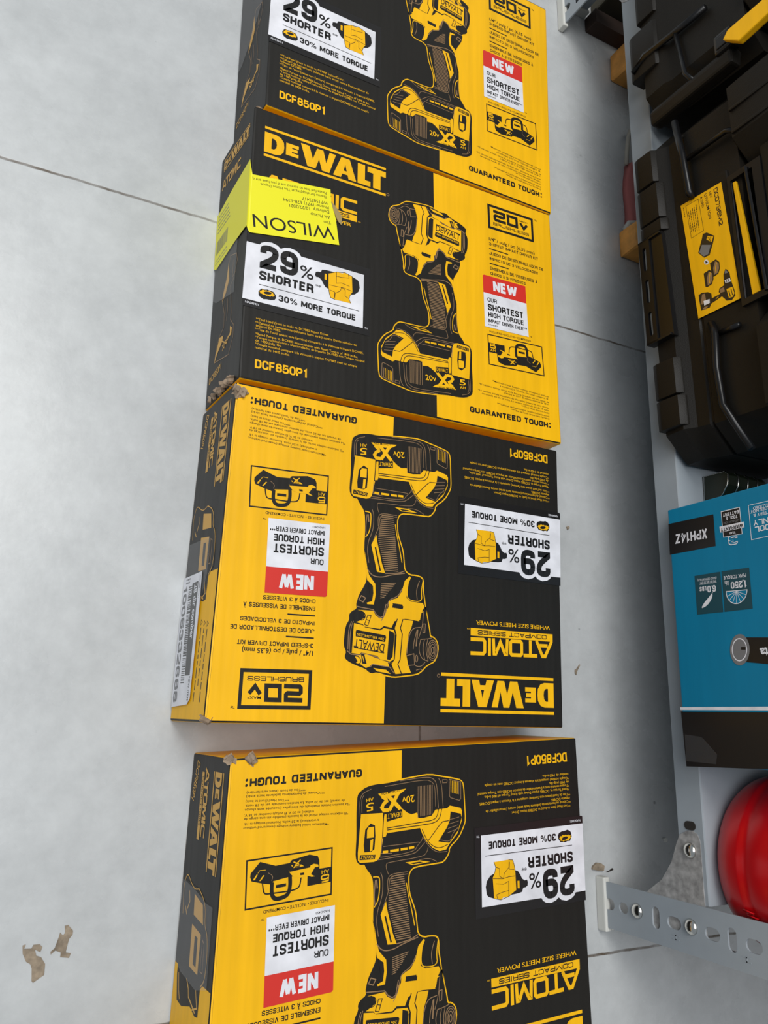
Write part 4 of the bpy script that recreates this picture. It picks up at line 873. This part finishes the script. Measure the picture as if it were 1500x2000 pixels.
P2 = [(.1777, .2605), (.5106, .2636), (.5067, .5192), (.1758, .5122)]
Q3 = [(.5044, .2561), (.1762, .2570), (.1685, -.0077), (.4993, -.0088)]
P3 = [(.5044, .2611), (.1762, .2620), (.1685, -.0077), (.4993, -.0088)]
Q4 = [(.5139, -.0172), (.1898, -.0322), (.1845, -.293), (.5199, -.279)]
b1, t1, s1, L1 = carton(Q1, H, Q1, False, 0, 'black and yellow tool carton furthest up the row, cut off by the photo edge', GRP)
b2, t2, s2, L2 = carton(Q2, H, P2, False, 0, 'black and yellow tool carton with a lemon yellow delivery label wrapped over its edge', GRP)
b3, t3, s3, L3 = carton(Q3, H, P3, True, 0, 'upside-down black and yellow tool carton with a white barcode label on its short side', GRP)
b4, t4, s4, L4 = carton(Q4, H, Q4, True, 0, 'upside-down black and yellow tool carton nearest the camera, beyond a narrow gap in the row', GRP)
# delivery label folded over the edge of the second carton
P = Print(t2, .0009)
P.poly(0, 'L', [(1.0, 195.8), (74.1, 206.3), (75.2, 193.6), (80.1, 177.3), (84.1, 150.8), (1.0, 137.3)])
for s, p0, p1, h, b in (('WILSON', (78.1, 167.0), (2.9, 156.2), 12.4, 0), ('Thu', (75.1, 172.6), (68.4, 171), 2.8, 0), ('Alt Pickup', (74.3, 177.9), (55.6, 175.3), 3.0, 0), ('Delivery  10/22/2021', (73.2, 183.5), (35.4, 177.6), 3.1, 0),
                        ('Phone: (971) 678-1394', (72.7, 187.8), (29.6, 181.9), 3.1, 0), ('WP15872417', (71.8, 192.2), (47, 188.8), 3.0, 0), ('Thanks for shopping at The Home Depot.', (70.8, 198.2), (8.5, 189.6), 2.6, 0), ('Please feel free to contact me if you have any q', (70.3, 202.2), (1.5, 192.6), 2.6, 0)):
    P.text(1, 'k', s, p0, p1, h, b)
P.fn = s2; e = .0022
P.h0 = .0009
P.poly(0, 'L', [(53.9, 84.5), (118.9, 84.5), (118.8, 54.1), (121.8, -.7), (118.3, -9), (60, -9.5), (61.6, -8), (56.7, 34.5)])
for k in range(5): P.words(1, 'G', (66 + 4.2 * k, -4), (66 + 4.2 * k, 26 + 2 * k), 1.1, k)
for k in range(22): P.line(1, 'G', (.5, .9, .4, 1.2)[k % 4], [(92 - .0 * k, -4 + k * 1.55), (106, -4 + k * 1.55)])
for k in range(2): P.words(1, 'G', (112 + 3.6 * k, -5), (112 + 3.6 * k, 30), 1.0, 9 + k)
# strip bent over the rounded edge
def fold(sv, h):
    pass
P.fn = lambda u, v, h: (u, v, h)
def bent(P, c, n=6):
    bm = P.bm; mi = P.mi(c)
    A0 = [Vector(t2(1.2, v, .0009)) for v in (195.8, 137.3)]; B0 = [Vector(s2(s, 84.4, .0009)) for s in (53.9, 118.9)]
    rows = []
    for A, B in zip(A0, B0):
        cpt = Vector((B.x, A.y * .5 + B.y * .5, A.z)) * .75 + (A + B) * .5 * .25
        rows.append([bm.verts.new(A * (1 - t) ** 2 + cpt * 2 * t * (1 - t) + B * t * t) for t in [i / n for i in range(n + 1)]])
    for i in range(n):
        f = bm.faces.new((rows[0][i], rows[0][i + 1], rows[1][i + 1], rows[1][i])); f.material_index = mi
bent(P, 'L')
P.done('delivery_label', b2, 'lemon yellow paper label printed upside down')
bm = bmesh.new()
prism(bm, [t2(75, 193.5, 0)[:2], t2(79.5, 190, 0)[:2], t2(86, 181, 0)[:2], t2(85.5, 172, 0)[:2], t2(82, 175, 0)[:2], t2(77.8, 184, 0)[:2]], 2, H + .0010, H + .0014)
link('brown_tape', bm, mat('amber_tape', (.36, .26, .10), .25), b2)
def film(root, sf, pts, name='clear_tape'):
    P = Print(sf, .0007); P.mats.append(MFILM); h = P.h0
    V = [P.bm.verts.new(sf(u, v, h)) for u, v in pts]; P.bm.faces.new(V)
    return P.done(name, root, 'clear packing tape')
film(b1, s1, [(36, 60), (90, 84), (112, 84), (150, 40), (168, 5), (168, -9), (66, -9)])
film(b2, s2, [(119, 84), (119, 60), (170, 58.8), (158.5, 5.3), (150, -9), (119, -8)])
film(b3, s3, [(120.4, -9), (123, 56), (152.2, 57.8), (176, 46), (176, -9)])
film(b4, s4, [(93, -9), (96, 30), (100.5, 60), (100.5, 75), (152, 76), (158, 50), (155, 10), (150, -9)])
# barcode label on the third carton
P = Print(s3, .0012)
P.poly(0, 'W', [(149, -9), (149.2, 44.8), (175.3, 47), (247.7, 46.4), (252, 39.4), (254, -6), (227, -8), (178, -9.5)])
P.poly(1, 'k', [(156.4, 20), (156, 37), (192, 38.6), (230, 39.5), (230, 25.6), (192, 22)])
P.text(2, 'W', '28 dir comber', (158, 26.5), (202, 29), 8.5, 2)
P.text(1, 'G', '1006332688', (156, -6.5), (250.5, -2.5), 11.5, 3)
r = random.Random(5); x = 158.5
while x < 236:
    w = r.choice((.5, .5, .9, 1.4)); y = (x - 158) / 78 * 5
    P.line(1, 'k', w, [(x, 10 + y), (x, 20.5 + y * .9)]); x += w + r.choice((.6, .6, 1.0))
P.text(1, 'k', 'NEW ITEM', (231, 37.5), (249, 38), 4, 1); P.words(1, 'G', (151.5, 0), (151.5, 12), 1.2, 3); P.words(1, 'G', (154.3, 0), (154.3, 12), 1.2, 4)
P.words(1, 'G', (152, 41), (170, 42), 1.2, 5)
P.done('barcode_label', b3, 'white barcode label')
# torn and crushed corners
corner_bits(b3, Vector(t3(327, 14, .0003)), (.003, .004, .0008), 6, 1, .008)
corner_bits(b2, Vector(s2(L2 - 4, 40, .0003)), (.0006, .0008, .034), 11, 2, .007)
corner_bits(b1, Vector(s1(L1 - 1, 55, .001)), (.0006, .0008, .026), 7, 3, .006)
corner_bits(b4, Vector(t4(322, 1.0, .0005)), (.010, .0008, .0008), 6, 4, .006)
corner_bits(b3, Vector(t3(328, 260, -.001)), (.002, .001, .001), 3, 6, .004)
# ============================================================ shelving rack
rack = empty('shelving_rack', (.612, .37, 0), 'grey slotted angle steel shelving rack standing on the floor beside the row of cartons', 'shelf')
def slot(cy, cz, w, h, n=8):
    """rounded slot outline in (Y, Z); w along Y, h along Z"""
    r = min(w, h) / 2; pts = []
    if w >= h:
        for k in range(n + 1): a = -math.pi / 2 + math.pi * k / n; pts.append((cy + (w / 2 - r) + r * math.cos(a), cz + r * math.sin(a)))
        for k in range(n + 1): a = math.pi / 2 + math.pi * k / n; pts.append((cy - (w / 2 - r) + r * math.cos(a), cz + r * math.sin(a)))
    else:
        for k in range(n + 1): a = math.pi * k / n; pts.append((cy + r * math.cos(a), cz + (h / 2 - r) + r * math.sin(a)))
        for k in range(n + 1): a = math.pi + math.pi * k / n; pts.append((cy + r * math.cos(a), cz - (h / 2 - r) + r * math.sin(a)))
    return pts
def plate(bm, outline, holes, x0, x1):
    """flat plate in the Y-Z plane with through holes, from x0 to x1"""
    b = bmesh.new(); es = []
    for loop in [outline] + holes:
        vs = [b.verts.new((x0, p[0], p[1])) for p in loop]
        es += [b.edges.new((vs[i], vs[(i + 1) % len(vs)])) for i in range(len(vs))]
    bmesh.ops.triangle_fill(b, use_beauty=True, use_dissolve=False, edges=es)
    r = bmesh.ops.extrude_face_region(b, geom=b.faces[:])
    for v in [g for g in r['geom'] if isinstance(g, bmesh.types.BMVert)]: v.co.x = x1
    bmesh.ops.recalc_face_normals(b, faces=b.faces[:])
    me = bpy.data.meshes.new('tmp'); b.to_mesh(me); b.free(); bm.from_mesh(me); bpy.data.meshes.remove(me)
def post(y0, y1, flange_y, slots_at, top, foot):
    bm = bmesh.new()
    plate(bm, [(y0, .004), (y1, .004), (y1, top), (y0, top)], slots_at, .6105, .6123)
    fy = (flange_y, flange_y + .0018) if flange_y < y1 - .01 else (flange_y - .0018, flange_y)
    box(bm, (.6123, fy[0], .004), (.651, fy[1], top))
    o = link('post', bm, MSTEEL, rack)
    b = bmesh.new()
    L = [(.6075, y0 - .004), (.6155, y0 - .004), (.6155, y1 + .004), (.6075, y1 + .004)]
    prism(b, L, 2, 0, .012, .0015)
    prism(b, [(.6155, fy[0] - .003), (.655, fy[0] - .003), (.655, fy[1] + .003), (.6155, fy[1] + .003)], 2, 0, .012, .0012)
    f = link('foot', b, MFOOT, o)
    return o
yc = -.178
sl = []
z = .0145; kind = ['h', 'r', 'r', 'v', 'h', 'r', 'h', 'v', 'h']
zs = [.0145, .0345, .0528, .0757, .0972, .1168, .1392, .1594, .1805]
for k, z in zip(kind, zs):
    sl.append(slot(yc, z, *{'h': (.0105, .016), 'r': (.010, .012), 'v': (.019, .009)}[k]))
z = .2025
while z < 1.5:
    sl.append(slot(yc, z, .019, .009) if len(sl) % 2 else slot(yc, z, .0105, .016)); z += .0211
pA = post(-.2, -.158, -.2, sl, 1.5, True)
sl2 = [slot(.912, zz, *((.019, .009) if k % 2 else (.0105, .016))) for k, zz in enumerate([.0145 + .0211 * i for i in range(68)])]
pB = post(.891, .934, .934, sl2, 1.5, True)
# rear posts
for y0 in (-.2, .894):
    bm = bmesh.new(); box(bm, (1.0, y0, .004), (1.002, y0 + .04, 1.5)); box(bm, (.96, y0 if y0 < 0 else y0 + .038, .004), (1.0, (y0 if y0 < 0 else y0 + .038) + .002, 1.5)); link('post', bm, MSTEEL, rack)
# shelves: sheet with folded lip
def shelf(z, name):
    bm = bmesh.new()
    rr = []
    prof = [(.6260, z - .026), (.6260, z - .030), (.6137, z - .030), (.6129, z - .029), (.6129, z - .0012), (.6136, z), (.6150, z + .0003), (1.0, z + .0003), (1.0, z - .030)]
    th = [(.6260, z - .026), (.6250, z - .0288), (.6145, z - .0288), (.6143, z - .028), (.6143, z - .002), (.6150, z - .0010), (.9986, z - .0010), (.9986, z - .030)]
    outline = prof + th[::-1]
    prism(bm, [(x, zz) for x, zz in outline], 1, -.157, .890)
    return autosmooth(link(name, bm, MSTEEL, rack), 25)
shelf(.1366, 'shelf_panel'); shelf(.70, 'shelf_panel'); shelf(1.25, 'shelf_panel')
# oval holes in the lip, not cut: thin dark ovals painted as their shade
bm = bmesh.new(); prism(bm, slot(-.0925, .1215, .0075, .0125), 0, .6122, .61285); link('lip_hole_shade', bm, MDIRT_SHADE, rack, label='dark oval painted as the shade of a hole in the shelf lip')
bm = bmesh.new(); prism(bm, slot(.855, .1215, .0075, .0125), 0, .6122, .61285); link('lip_hole_shade', bm, MDIRT_SHADE, rack, label='dark oval painted as the shade of a hole in the shelf lip')
# gussets
def gusset(f):
    base = [(-.1023, .1085), (-.0995, .1128), (-.0970, .1185), (-.0966, .1245), (-.0990, .1292), (-.1040, .1315), (-.1085, .1318), (-.190, .1318), (-.190, .050), (-.170, .055), (-.1570, .0655), (-.1440, .0840), (-.1270, .0970), (-.1110, .1040)]
    bm = bmesh.new(); prism(bm, [f(p) for p in base], 0, .61225, .61285)
    return link('gusset_plate', fix(bm), MGALV, rack)
gusset(lambda p: p); gusset(lambda p: (.733 - p[0], p[1]))
def bolt(y, z, x):
    bm = bmesh.new(); rr = []
    for k in range(6):
        a = math.pi / 2 * k / 5; rr.append([(x - .0042 * math.sin(a), y + max(.0003, .0068 * math.cos(a)) * math.cos(t), z + max(.0003, .0068 * math.cos(a)) * math.sin(t)) for t in [i * math.pi / 10 for i in range(20)]])
    rings(bm, rr); return link('bolt', fix(bm), MCHROME, rack, True)
for y, z, x in ((-.1768, .0528, .6105), (-.1770, .1168, .6105), (-.1136, .1200, .6122), (.9105, .0528, .6105), (.9105, .1168, .6105), (.8466, .1200, .6122)): bolt(y, z, x)
for zc in (.094, .168):
    bm = bmesh.new()
    box(bm, (.61030, -.1918, zc), (.61052, -.1908, zc + .0085)); box(bm, (.61030, -.1885, zc), (.61052, -.1876, zc + .0085)); box(bm, (.61030, -.1918, zc + .0036), (.61052, -.1876, zc + .0048))
    link('embossed_mark', bm, MSTEEL, pA)
# ============================================================ teal carton on the shelf
tealbox = empty('cardboard_box', (.66, .078, .137), 'teal and black power tool carton standing upside down on the shelf beside the toolbox', 'box')
def tf(u, v, h): return (.5955 - h, .200 - v / 1000.0, .400 - u / 1000.0)
P = Print(tf); P.mi('T'); P.mi('k')
box(P.bm, (.5955, -.038, .1370), (.72, .1965, .40), .0012, 2, 0)
for f in P.bm.faces:
    if f.calc_center_median().y < -.034: f.material_index = 0
P.art(MKA); P.done('carton', tealbox)
P = Print(lambda u, v, h: (u, -.038 - h * 0, v)); P.bm.free()
bm = bmesh.new(); prism(bm, [(-.0355, .1385), (-.0362, .1700), (-.028, .172), (-.014, .157), (-.0125, .139)], 0, .5948, .5953); link('clear_tape', bm, MFILM2, tealbox, label='clear tape over the corner')
# ============================================================ red tank
bm = bmesh.new()
prof = [(.0, 0), (.060, 0), (.068, .002), (.0745, .007), (.0795, .014), (.0828, .023), (.0842, .032), (.0846, .0345), (.0838, .0375), (.0838, .0425), (.0852, .0455), (.0860, .060), (.0860, .085), (.0850, .088), (.0850, .094), (.0860, .098), (.0860, .22), (.084, .235), (.076, .252), (.060, .266), (.035, .274), (0.0001, .276)]
prof[0] = (.0001, 0)
prof = [(r * .906, z) for r, z in prof]
lathe(bm, prof, (.686, -.122, .1370), 96)
tank = empty('metal_tank', (.686, -.122, .137), 'glossy red round metal tank standing on the shelf behind the slotted post', 'tank')
o = link('tank_body', fix(bm), MRED, tank, True)
bm = bmesh.new(); lathe(bm, [(.0001, 0), (.02, 0), (.02, .025), (.012, .03), (.0001, .031)], (.686, -.122, .412), 32); autosmooth(link('cap', fix(bm), MPLAS2, tank))
bm = bmesh.new()
r = random.Random(3)
for k in range(7):
    a = math.pi + .42 + .0 + k * .055; R0 = .0780
    zz = .178 + r.uniform(-.004, .004)
    bm = bmesh.new()
    pts = [(.686 + R0 * math.cos(a + d), -.122 + R0 * math.sin(a + d), zz + e) for d, e in ((-.015, -.006), (.005, .004), (.018, -.003))]
    tube(bm, pts, .0011, 6)
    link('embossed_mark', fix(bm), MRED, o, True)
# ============================================================ moulded toolboxes
def rect(x0, x1, y0, y1, c, cb=.01):
    return [(x0 + c, y0), (x1 - cb, y0), (x1, y0 + cb), (x1, y1 - cb), (x1 - cb, y1), (x0 + c, y1), (x0, y1 - c), (x0, y0 + c)]
def shell(bm, lev, y0, y1, xb, c):
    rings(bm, [[(x, y, z) for x, y in rect(xf, xb, y0 + dy, y1 - dy, c)] for xf, z, dy in lev])
def rot_about(bm, ang, cx, cy):
    bmesh.ops.rotate(bm, verts=bm.verts[:], cent=(cx, cy, 0), matrix=Matrix.Rotation(ang, 3, 'Z'))
AN = math.radians(1.6); AC = (.592, .42)
tbx = empty('toolbox', (.72, .42, .137), 'black moulded toolbox with a yellow drill label, standing on the shelf beside the teal carton', 'toolbox', 'black toolboxes on the shelf')
def tl(name, bm, m, smooth=False, label=None, parent=None):
    rot_about(bm, AN, *AC); o = link(name, fix(bm), m, parent or tbx, smooth, label); return o
bm = bmesh.new()
shell(bm, [(.600, .1370, .010), (.5905, .1430, .003), (.5885, .166, .003), (.5960, .1765, .003), (.5965, .190, .002), (.5985, .1915, .004), (.5985, .1935, .004), (.5970, .1950, .001), (.5985, .252, .0)], .241, .607, .88, .026)
# lower panels and their grooves
for y0, y1, z1 in ((.5415, .5785, .167), (.4985, .5385, .170), (.4835, .4965, .171), (.3065, .3440, .170), (.2740, .3045, .171)):
    prism(bm, [(.5845, .1395), (.5830, .145), (.5835, z1 - .004), (.5905, z1), (.600, z1), (.600, .1395)], 1, y0, y1, .0012)
# raised sill over the label
autosmooth(tl('tub', bm, MPLAS), 30)
for pts, r0 in (([(.592, .596, .190), (.590, .550, .1968), (.591, .508, .199), (.596, .503, .199)], .0036), ([(.5925, .546, .199), (.5925, .5457, .246), (.590, .538, .258)], .0026),
                ([(.597, .366, .203), (.592, .350, .2095), (.592, .318, .207), (.592, .280, .2095), (.596, .233, .231)], .0036), ([(.596, .352, .212), (.594, .350, .235)], .0026)):
    bm = bmesh.new(); tube(bm, pts, r0, 8)
    tl('rib', bm, MPLAS2, True, 'raised moulded rib')
# hand recess under the label: raised block, darker plastic for shade, slotted sill
bm = bmesh.new()
prism(bm, [(.369, .152), (.366, .170), (.482, .1665), (.480, .150)], 0, .5838, .5900)
plate(bm, [(.3665, .1375), (.4815, .1375), (.4815, .1515), (.3665, .1515)], [slot(y, .1445, .026, .0045) for y in (.388, .424, .460)], .5815, .5845)
box(bm, (.5815, .3665, .1370), (.592, .3690, .168), .0005); box(bm, (.5815, .4795, .1370), (.592, .4820, .166), .0005)
tl('dark_recess_block', bm, MPLAS2)
bm = bmesh.new()
box(bm, (.5962, .376, .1795), (.6030, .5100, .2385), .001)
pl = tl('label_plate', bm, MPLAS)
P = Print(lambda u, v, h: tuple(Matrix.Rotation(AN, 3, 'Z') @ Vector((.5960 - AC[0] - h, .520 - u / 1000.0 - AC[1], 0)) + Vector((AC[0], AC[1], .150 + v / 1000.0))))
P.art(LBA); P.done('drill_label', tbx, 'yellow label with a drill and two batteries')
# latch well above the label, with its yellow latch seen through the gap
bm = bmesh.new()
plate(bm, [(.366, .2392), (.500, .2392), (.500, .275), (.366, .275)], [[(.372, .2425), (.494, .2425), (.494, .266), (.372, .266)]], .5945, .5985)
tube(bm, [(.5972, .369, .2408), (.5972, .497, .2408)], .0024, 10); tube(bm, [(.5930, .369, .266), (.5930, .497, .2605)], .0016, 8)
lt = tl('latch_frame', bm, MPLAS2)
bm = bmesh.new()
prism(bm, [(.373, .2500), (.4915, .2440), (.4915, .2475), (.373, .2580)], 0, .5955, .5985, .0006)
o = tl('latch', bm, MY, False, 'yellow latch')
bm = bmesh.new()
shell(bm, [(.592, .2525, .004), (.5865, .256, .0), (.585, .30, .0), (.590, .345, .004), (.600, .352, .012)], .239, .363, .88, .026)
shell(bm, [(.592, .2525, .002), (.5865, .256, .0), (.585, .30, .0), (.590, .345, .004), (.600, .352, .012)], .503, .609, .88, .026)
box(bm, (.5955, .355, .275), (.88, .51, .350), .002)
for y in (.532, .556): box(bm, (.5842, y, .257), (.5875, y + .003, .30), .0005)
autosmooth(tl('lid', bm, MPLAS), 30)
# second toolbox further along
tb2 = empty('toolbox', (.72, .79, .137), 'black moulded toolbox with a yellow latch, at the far end of the shelf', 'toolbox', 'black toolboxes on the shelf')
bm = bmesh.new()
shell(bm, [(.600, .1465, .010), (.5915, .152, .003), (.590, .178, .002), (.5935, .186, .002), (.5945, .275, .0)], .628, .888, .88, .024)
prism(bm, [(.5880, .1370), (.5860, .142), (.5870, .172), (.5925, .176), (.606, .176), (.606, .1370)], 1, .684, .742, .0015)
prism(bm, [(.5880, .1490), (.5865, .153), (.5872, .174), (.5925, .178), (.606, .178), (.606, .1490)], 1, .752, .880, .0015)
autosmooth(link('tub', fix(bm), MPLAS, tb2), 30)
for pts, r0 in (([(.586, .694, .142), (.5855, .703, .160), (.5885, .701, .200), (.5895, .699, .237)], .0036), ([(.5885, .700, .199), (.5885, .642, .207), (.588, .622, .219)], .0026)):
    bm = bmesh.new(); tube(bm, pts, r0, 8); link('rib', fix(bm), MPLAS2, tb2, True, 'raised moulded rib')
bm = bmesh.new(); prism(bm, [(.586, .612), (.600, .612), (.604, .630), (.590, .634), (.585, .626)], 2, .160, .262, .003); link('corner_guard', fix(bm), MPLAS, tb2)
bm = bmesh.new(); box(bm, (.583, .628, .246), (.596, .650, .266), .003); box(bm, (.582, .6325, .249), (.585, .645, .262), .001); lf = link('hinge', fix(bm), MPLAS2, tb2)
bm = bmesh.new(); prism(bm, [(.6335, .2600), (.6400, .2660), (.6405, .318), (.6225, .318), (.6185, .276)], 0, .578, .586, .0015); link('latch', fix(bm), MY, tb2, False, 'yellow latch')
bm = bmesh.new(); shell(bm, [(.592, .275, .004), (.587, .279, 0), (.586, .33, 0), (.596, .36, .01)], .650, .890, .88, .024); autosmooth(link('lid', fix(bm), MPLAS, tb2), 30)
# ============================================================ black ribbed bracket between toolbox and carton
br = empty('plastic_bracket', (.70, .222, .137), 'black ribbed plastic bracket with bright edges, between the toolbox and the teal carton', 'bracket')
MDG = mat('dark_green_black_plastic', (0.010, 0.014, 0.007), 0.3)
PRF = [(.2110, .1370), (.2110, .1500), (.2150, .1600), (.2240, .1660), (.2330, .1680), (.2375, .1640), (.2385, .1370)]
bm = bmesh.new()
for k, x in enumerate((.648, .662, .676, .690)): prism(bm, PRF, 0, x + .002 * (k > 0), x + .014, .0006)
link('bracket_body', fix(bm), MDG, br)
for k, x in enumerate((.6478, .6630, .6770, .6910)):
    bm = bmesh.new(); tube(bm, [(x, y + (.0002 if y > .23 else -.0004), max(z, .1380) + .0003 * (z > .14)) for y, z in PRF[:6]] + ([(x, .2375, .140), (x, .2110, .1380)] if k == 0 else []), .0007, 6)
    link('bright_edge', fix(bm), MCHROME, br, True, 'bright metal edge')
bm = bmesh.new(); box(bm, (.7045, .206, .1370), (.728, .2385, .172), .003); box(bm, (.7275, .204, .137), (.742, .2385, .178), .002); link('clip', fix(bm), mat('grey_plastic', (.10, .12, .14), .35), br)
# ============================================================ things on the floor under the shelf
def block(y0, y1, x0, z1, label, seed):
    bm = bmesh.new(); box(bm, (x0, y0, 0), (x0 + .11, y1, z1), .004, 2)
    r = random.Random(seed)
    for v in bm.verts: v.co += Vector((r.uniform(-.001, .001), r.uniform(-.001, .001), r.uniform(0, .001)))
    return tag(link('wooden_block', bm, MORG), label, 'block', 'orange wooden blocks under the shelf')
block(.575, .610, .694, .034, 'orange wooden block on the floor beside the red strap, under the shelf edge', 1)
block(.846, .886, .697, .034, 'orange wooden block on the floor near the far post, under the shelf edge', 2)
strap = empty('cloth_strap', (.72, .66, 0), 'faded red strap with white trim lying on the floor under the shelf', 'strap')
bm = bmesh.new(); rr = []
for k in range(9):
    y = .614 + .013 * k; x = .704 + .002 * math.sin(k * .9) + .0010 * k
    rr.append([(x, y, 0.0005), (x + .002, y, .010 + .002 * math.sin(k)), (x + .028, y, .014), (x + .036, y, 0.0005)])
rings(bm, rr); link('strap', fix(bm), MPINK, strap, True)
bm = bmesh.new(); tube(bm, [(.7115, .716, .006), (.712, .735, .008), (.716, .758, .008), (.722, .772, .006), (.735, .775, .004)], .0028, 8)
link('cord', fix(bm), MCORD, strap, True, 'cream cord')
bm = bmesh.new(); tube(bm, [(.700, .613, .006), (.702, .620, .013), (.712, .622, .015), (.725, .618, .014)], .0040, 8)
for y in (.640, .652, .664): tube(bm, [(.722, y, .0145), (.730, y + .004, .0155), (.738, y + .002, .014)], .0022, 6)
link('white_trim', fix(bm), MFOOT, strap, True)
bm = bmesh.new(); box(bm, (.656, .908, 0), (.90, .930, .022), .002); tag(link('wooden_plank', bm, MBRN), 'dark brown plank lying on the floor behind the far post', 'plank')
bm = bmesh.new(); box(bm, (.668, .942, 0), (.92, 1.20, .085), .003); tag(link('storage_box', bm, MOLIVE), 'dark olive box on the floor under the far end of the shelf', 'box')
bm = bmesh.new(); prism(bm, [(.706, .890), (.722, .884), (.735, .888), (.730, .900), (.710, .902)], 2, 0, .012, .002); tag(link('wood_scrap', bm, MORG), 'small orange wood scrap on the floor by the dark plank', 'scrap')
# ============================================================ marks and debris on the floor
def patch(pts, label, h=.0005):
    bm = bmesh.new(); prism(bm, pts, 2, .0, h); return tag(link('mud_patch', fix(bm), MMUD), label, 'stain')
patch([(0.1013, -0.1521), (0.1036, -0.1519), (0.1073, -0.1559), (0.1072, -0.1586), (0.1051, -0.1611), (0.1042, -0.1664), (0.1037, -0.1699), (0.1073, -0.1707), (0.1064, -0.1737), (0.1003, -0.1726), (0.1004, -0.1695), (0.0965, -0.1678), (0.0936, -0.1701), (0.0934, -0.1683), (0.0959, -0.1664), (0.0979, -0.1594), (0.0985, -0.1564), (0.1006, -0.1584), (0.1019, -0.1571)], 'brown dried mud patch on the grey floor, nearer the row of cartons of the two')
patch([(0.0742, -0.1623), (0.0762, -0.1618), (0.0754, -0.1646), (0.0803, -0.1649), (0.0814, -0.1626), (0.0855, -0.1626), (0.0875, -0.1646), (0.0865, -0.1678), (0.0827, -0.1658), (0.0841, -0.1699), (0.0874, -0.1712), (0.0906, -0.1759), (0.0907, -0.1829), (0.0838, -0.1871), (0.0828, -0.1859), (0.082, -0.178), (0.0806, -0.1748), (0.0777, -0.173), (0.0749, -0.1676)], 'brown dried mud patch on the grey floor, further from the cartons of the two')
def crumb(pts, name, label, cat, m, h):
    bm = bmesh.new(); prism(bm, pts, 2, 0, h, .0003); return tag(link(name, fix(bm), m), label, cat)
crumb([(0.6087, -0.1418), (0.6144, -0.1428), (0.6184, -0.1454), (0.6172, -0.15), (0.6107, -0.1495), (0.6026, -0.1478), (0.6036, -0.145)], 'dirt_crumb', 'small clump of dirt and fluff against the white foot of the slotted post', 'dirt', MMUD, .003)
crumb([(0.6264, -0.1506), (0.6307, -0.1485), (0.6319, -0.1504), (0.6237, -0.1521), (0.6218, -0.1517)], 'dirt_crumb', 'thin dark shred of dirt on the floor just behind the slotted post', 'dirt', MDIRT_SHADE, .001)
crumb([(0.7048, -0.124), (0.7086, -0.1232), (0.7111, -0.1256), (0.7091, -0.1279), (0.706, -0.1271)], 'paper_crumb', 'pale crumb on the floor in front of the gusset plate', 'crumb', MFOOT, .002)
crumb([(0.5876, 0.2061), (0.591, 0.2074), (0.5919, 0.2049), (0.5885, 0.2027)], 'dirt_crumb', 'small brown crumb on the floor beside the barcoded carton and its percentage sticker', 'dirt', MMUD, .0015)
crumb([(0.5914, 0.0502), (0.5936, 0.0511), (0.5981, 0.0561), (0.5992, 0.0554), (0.5945, 0.0487), (0.5932, 0.0446), (0.5912, 0.0462)], 'dirt_crumb', 'tiny brown fleck on the floor between the barcoded carton and the teal carton', 'dirt', MMUD, .001)
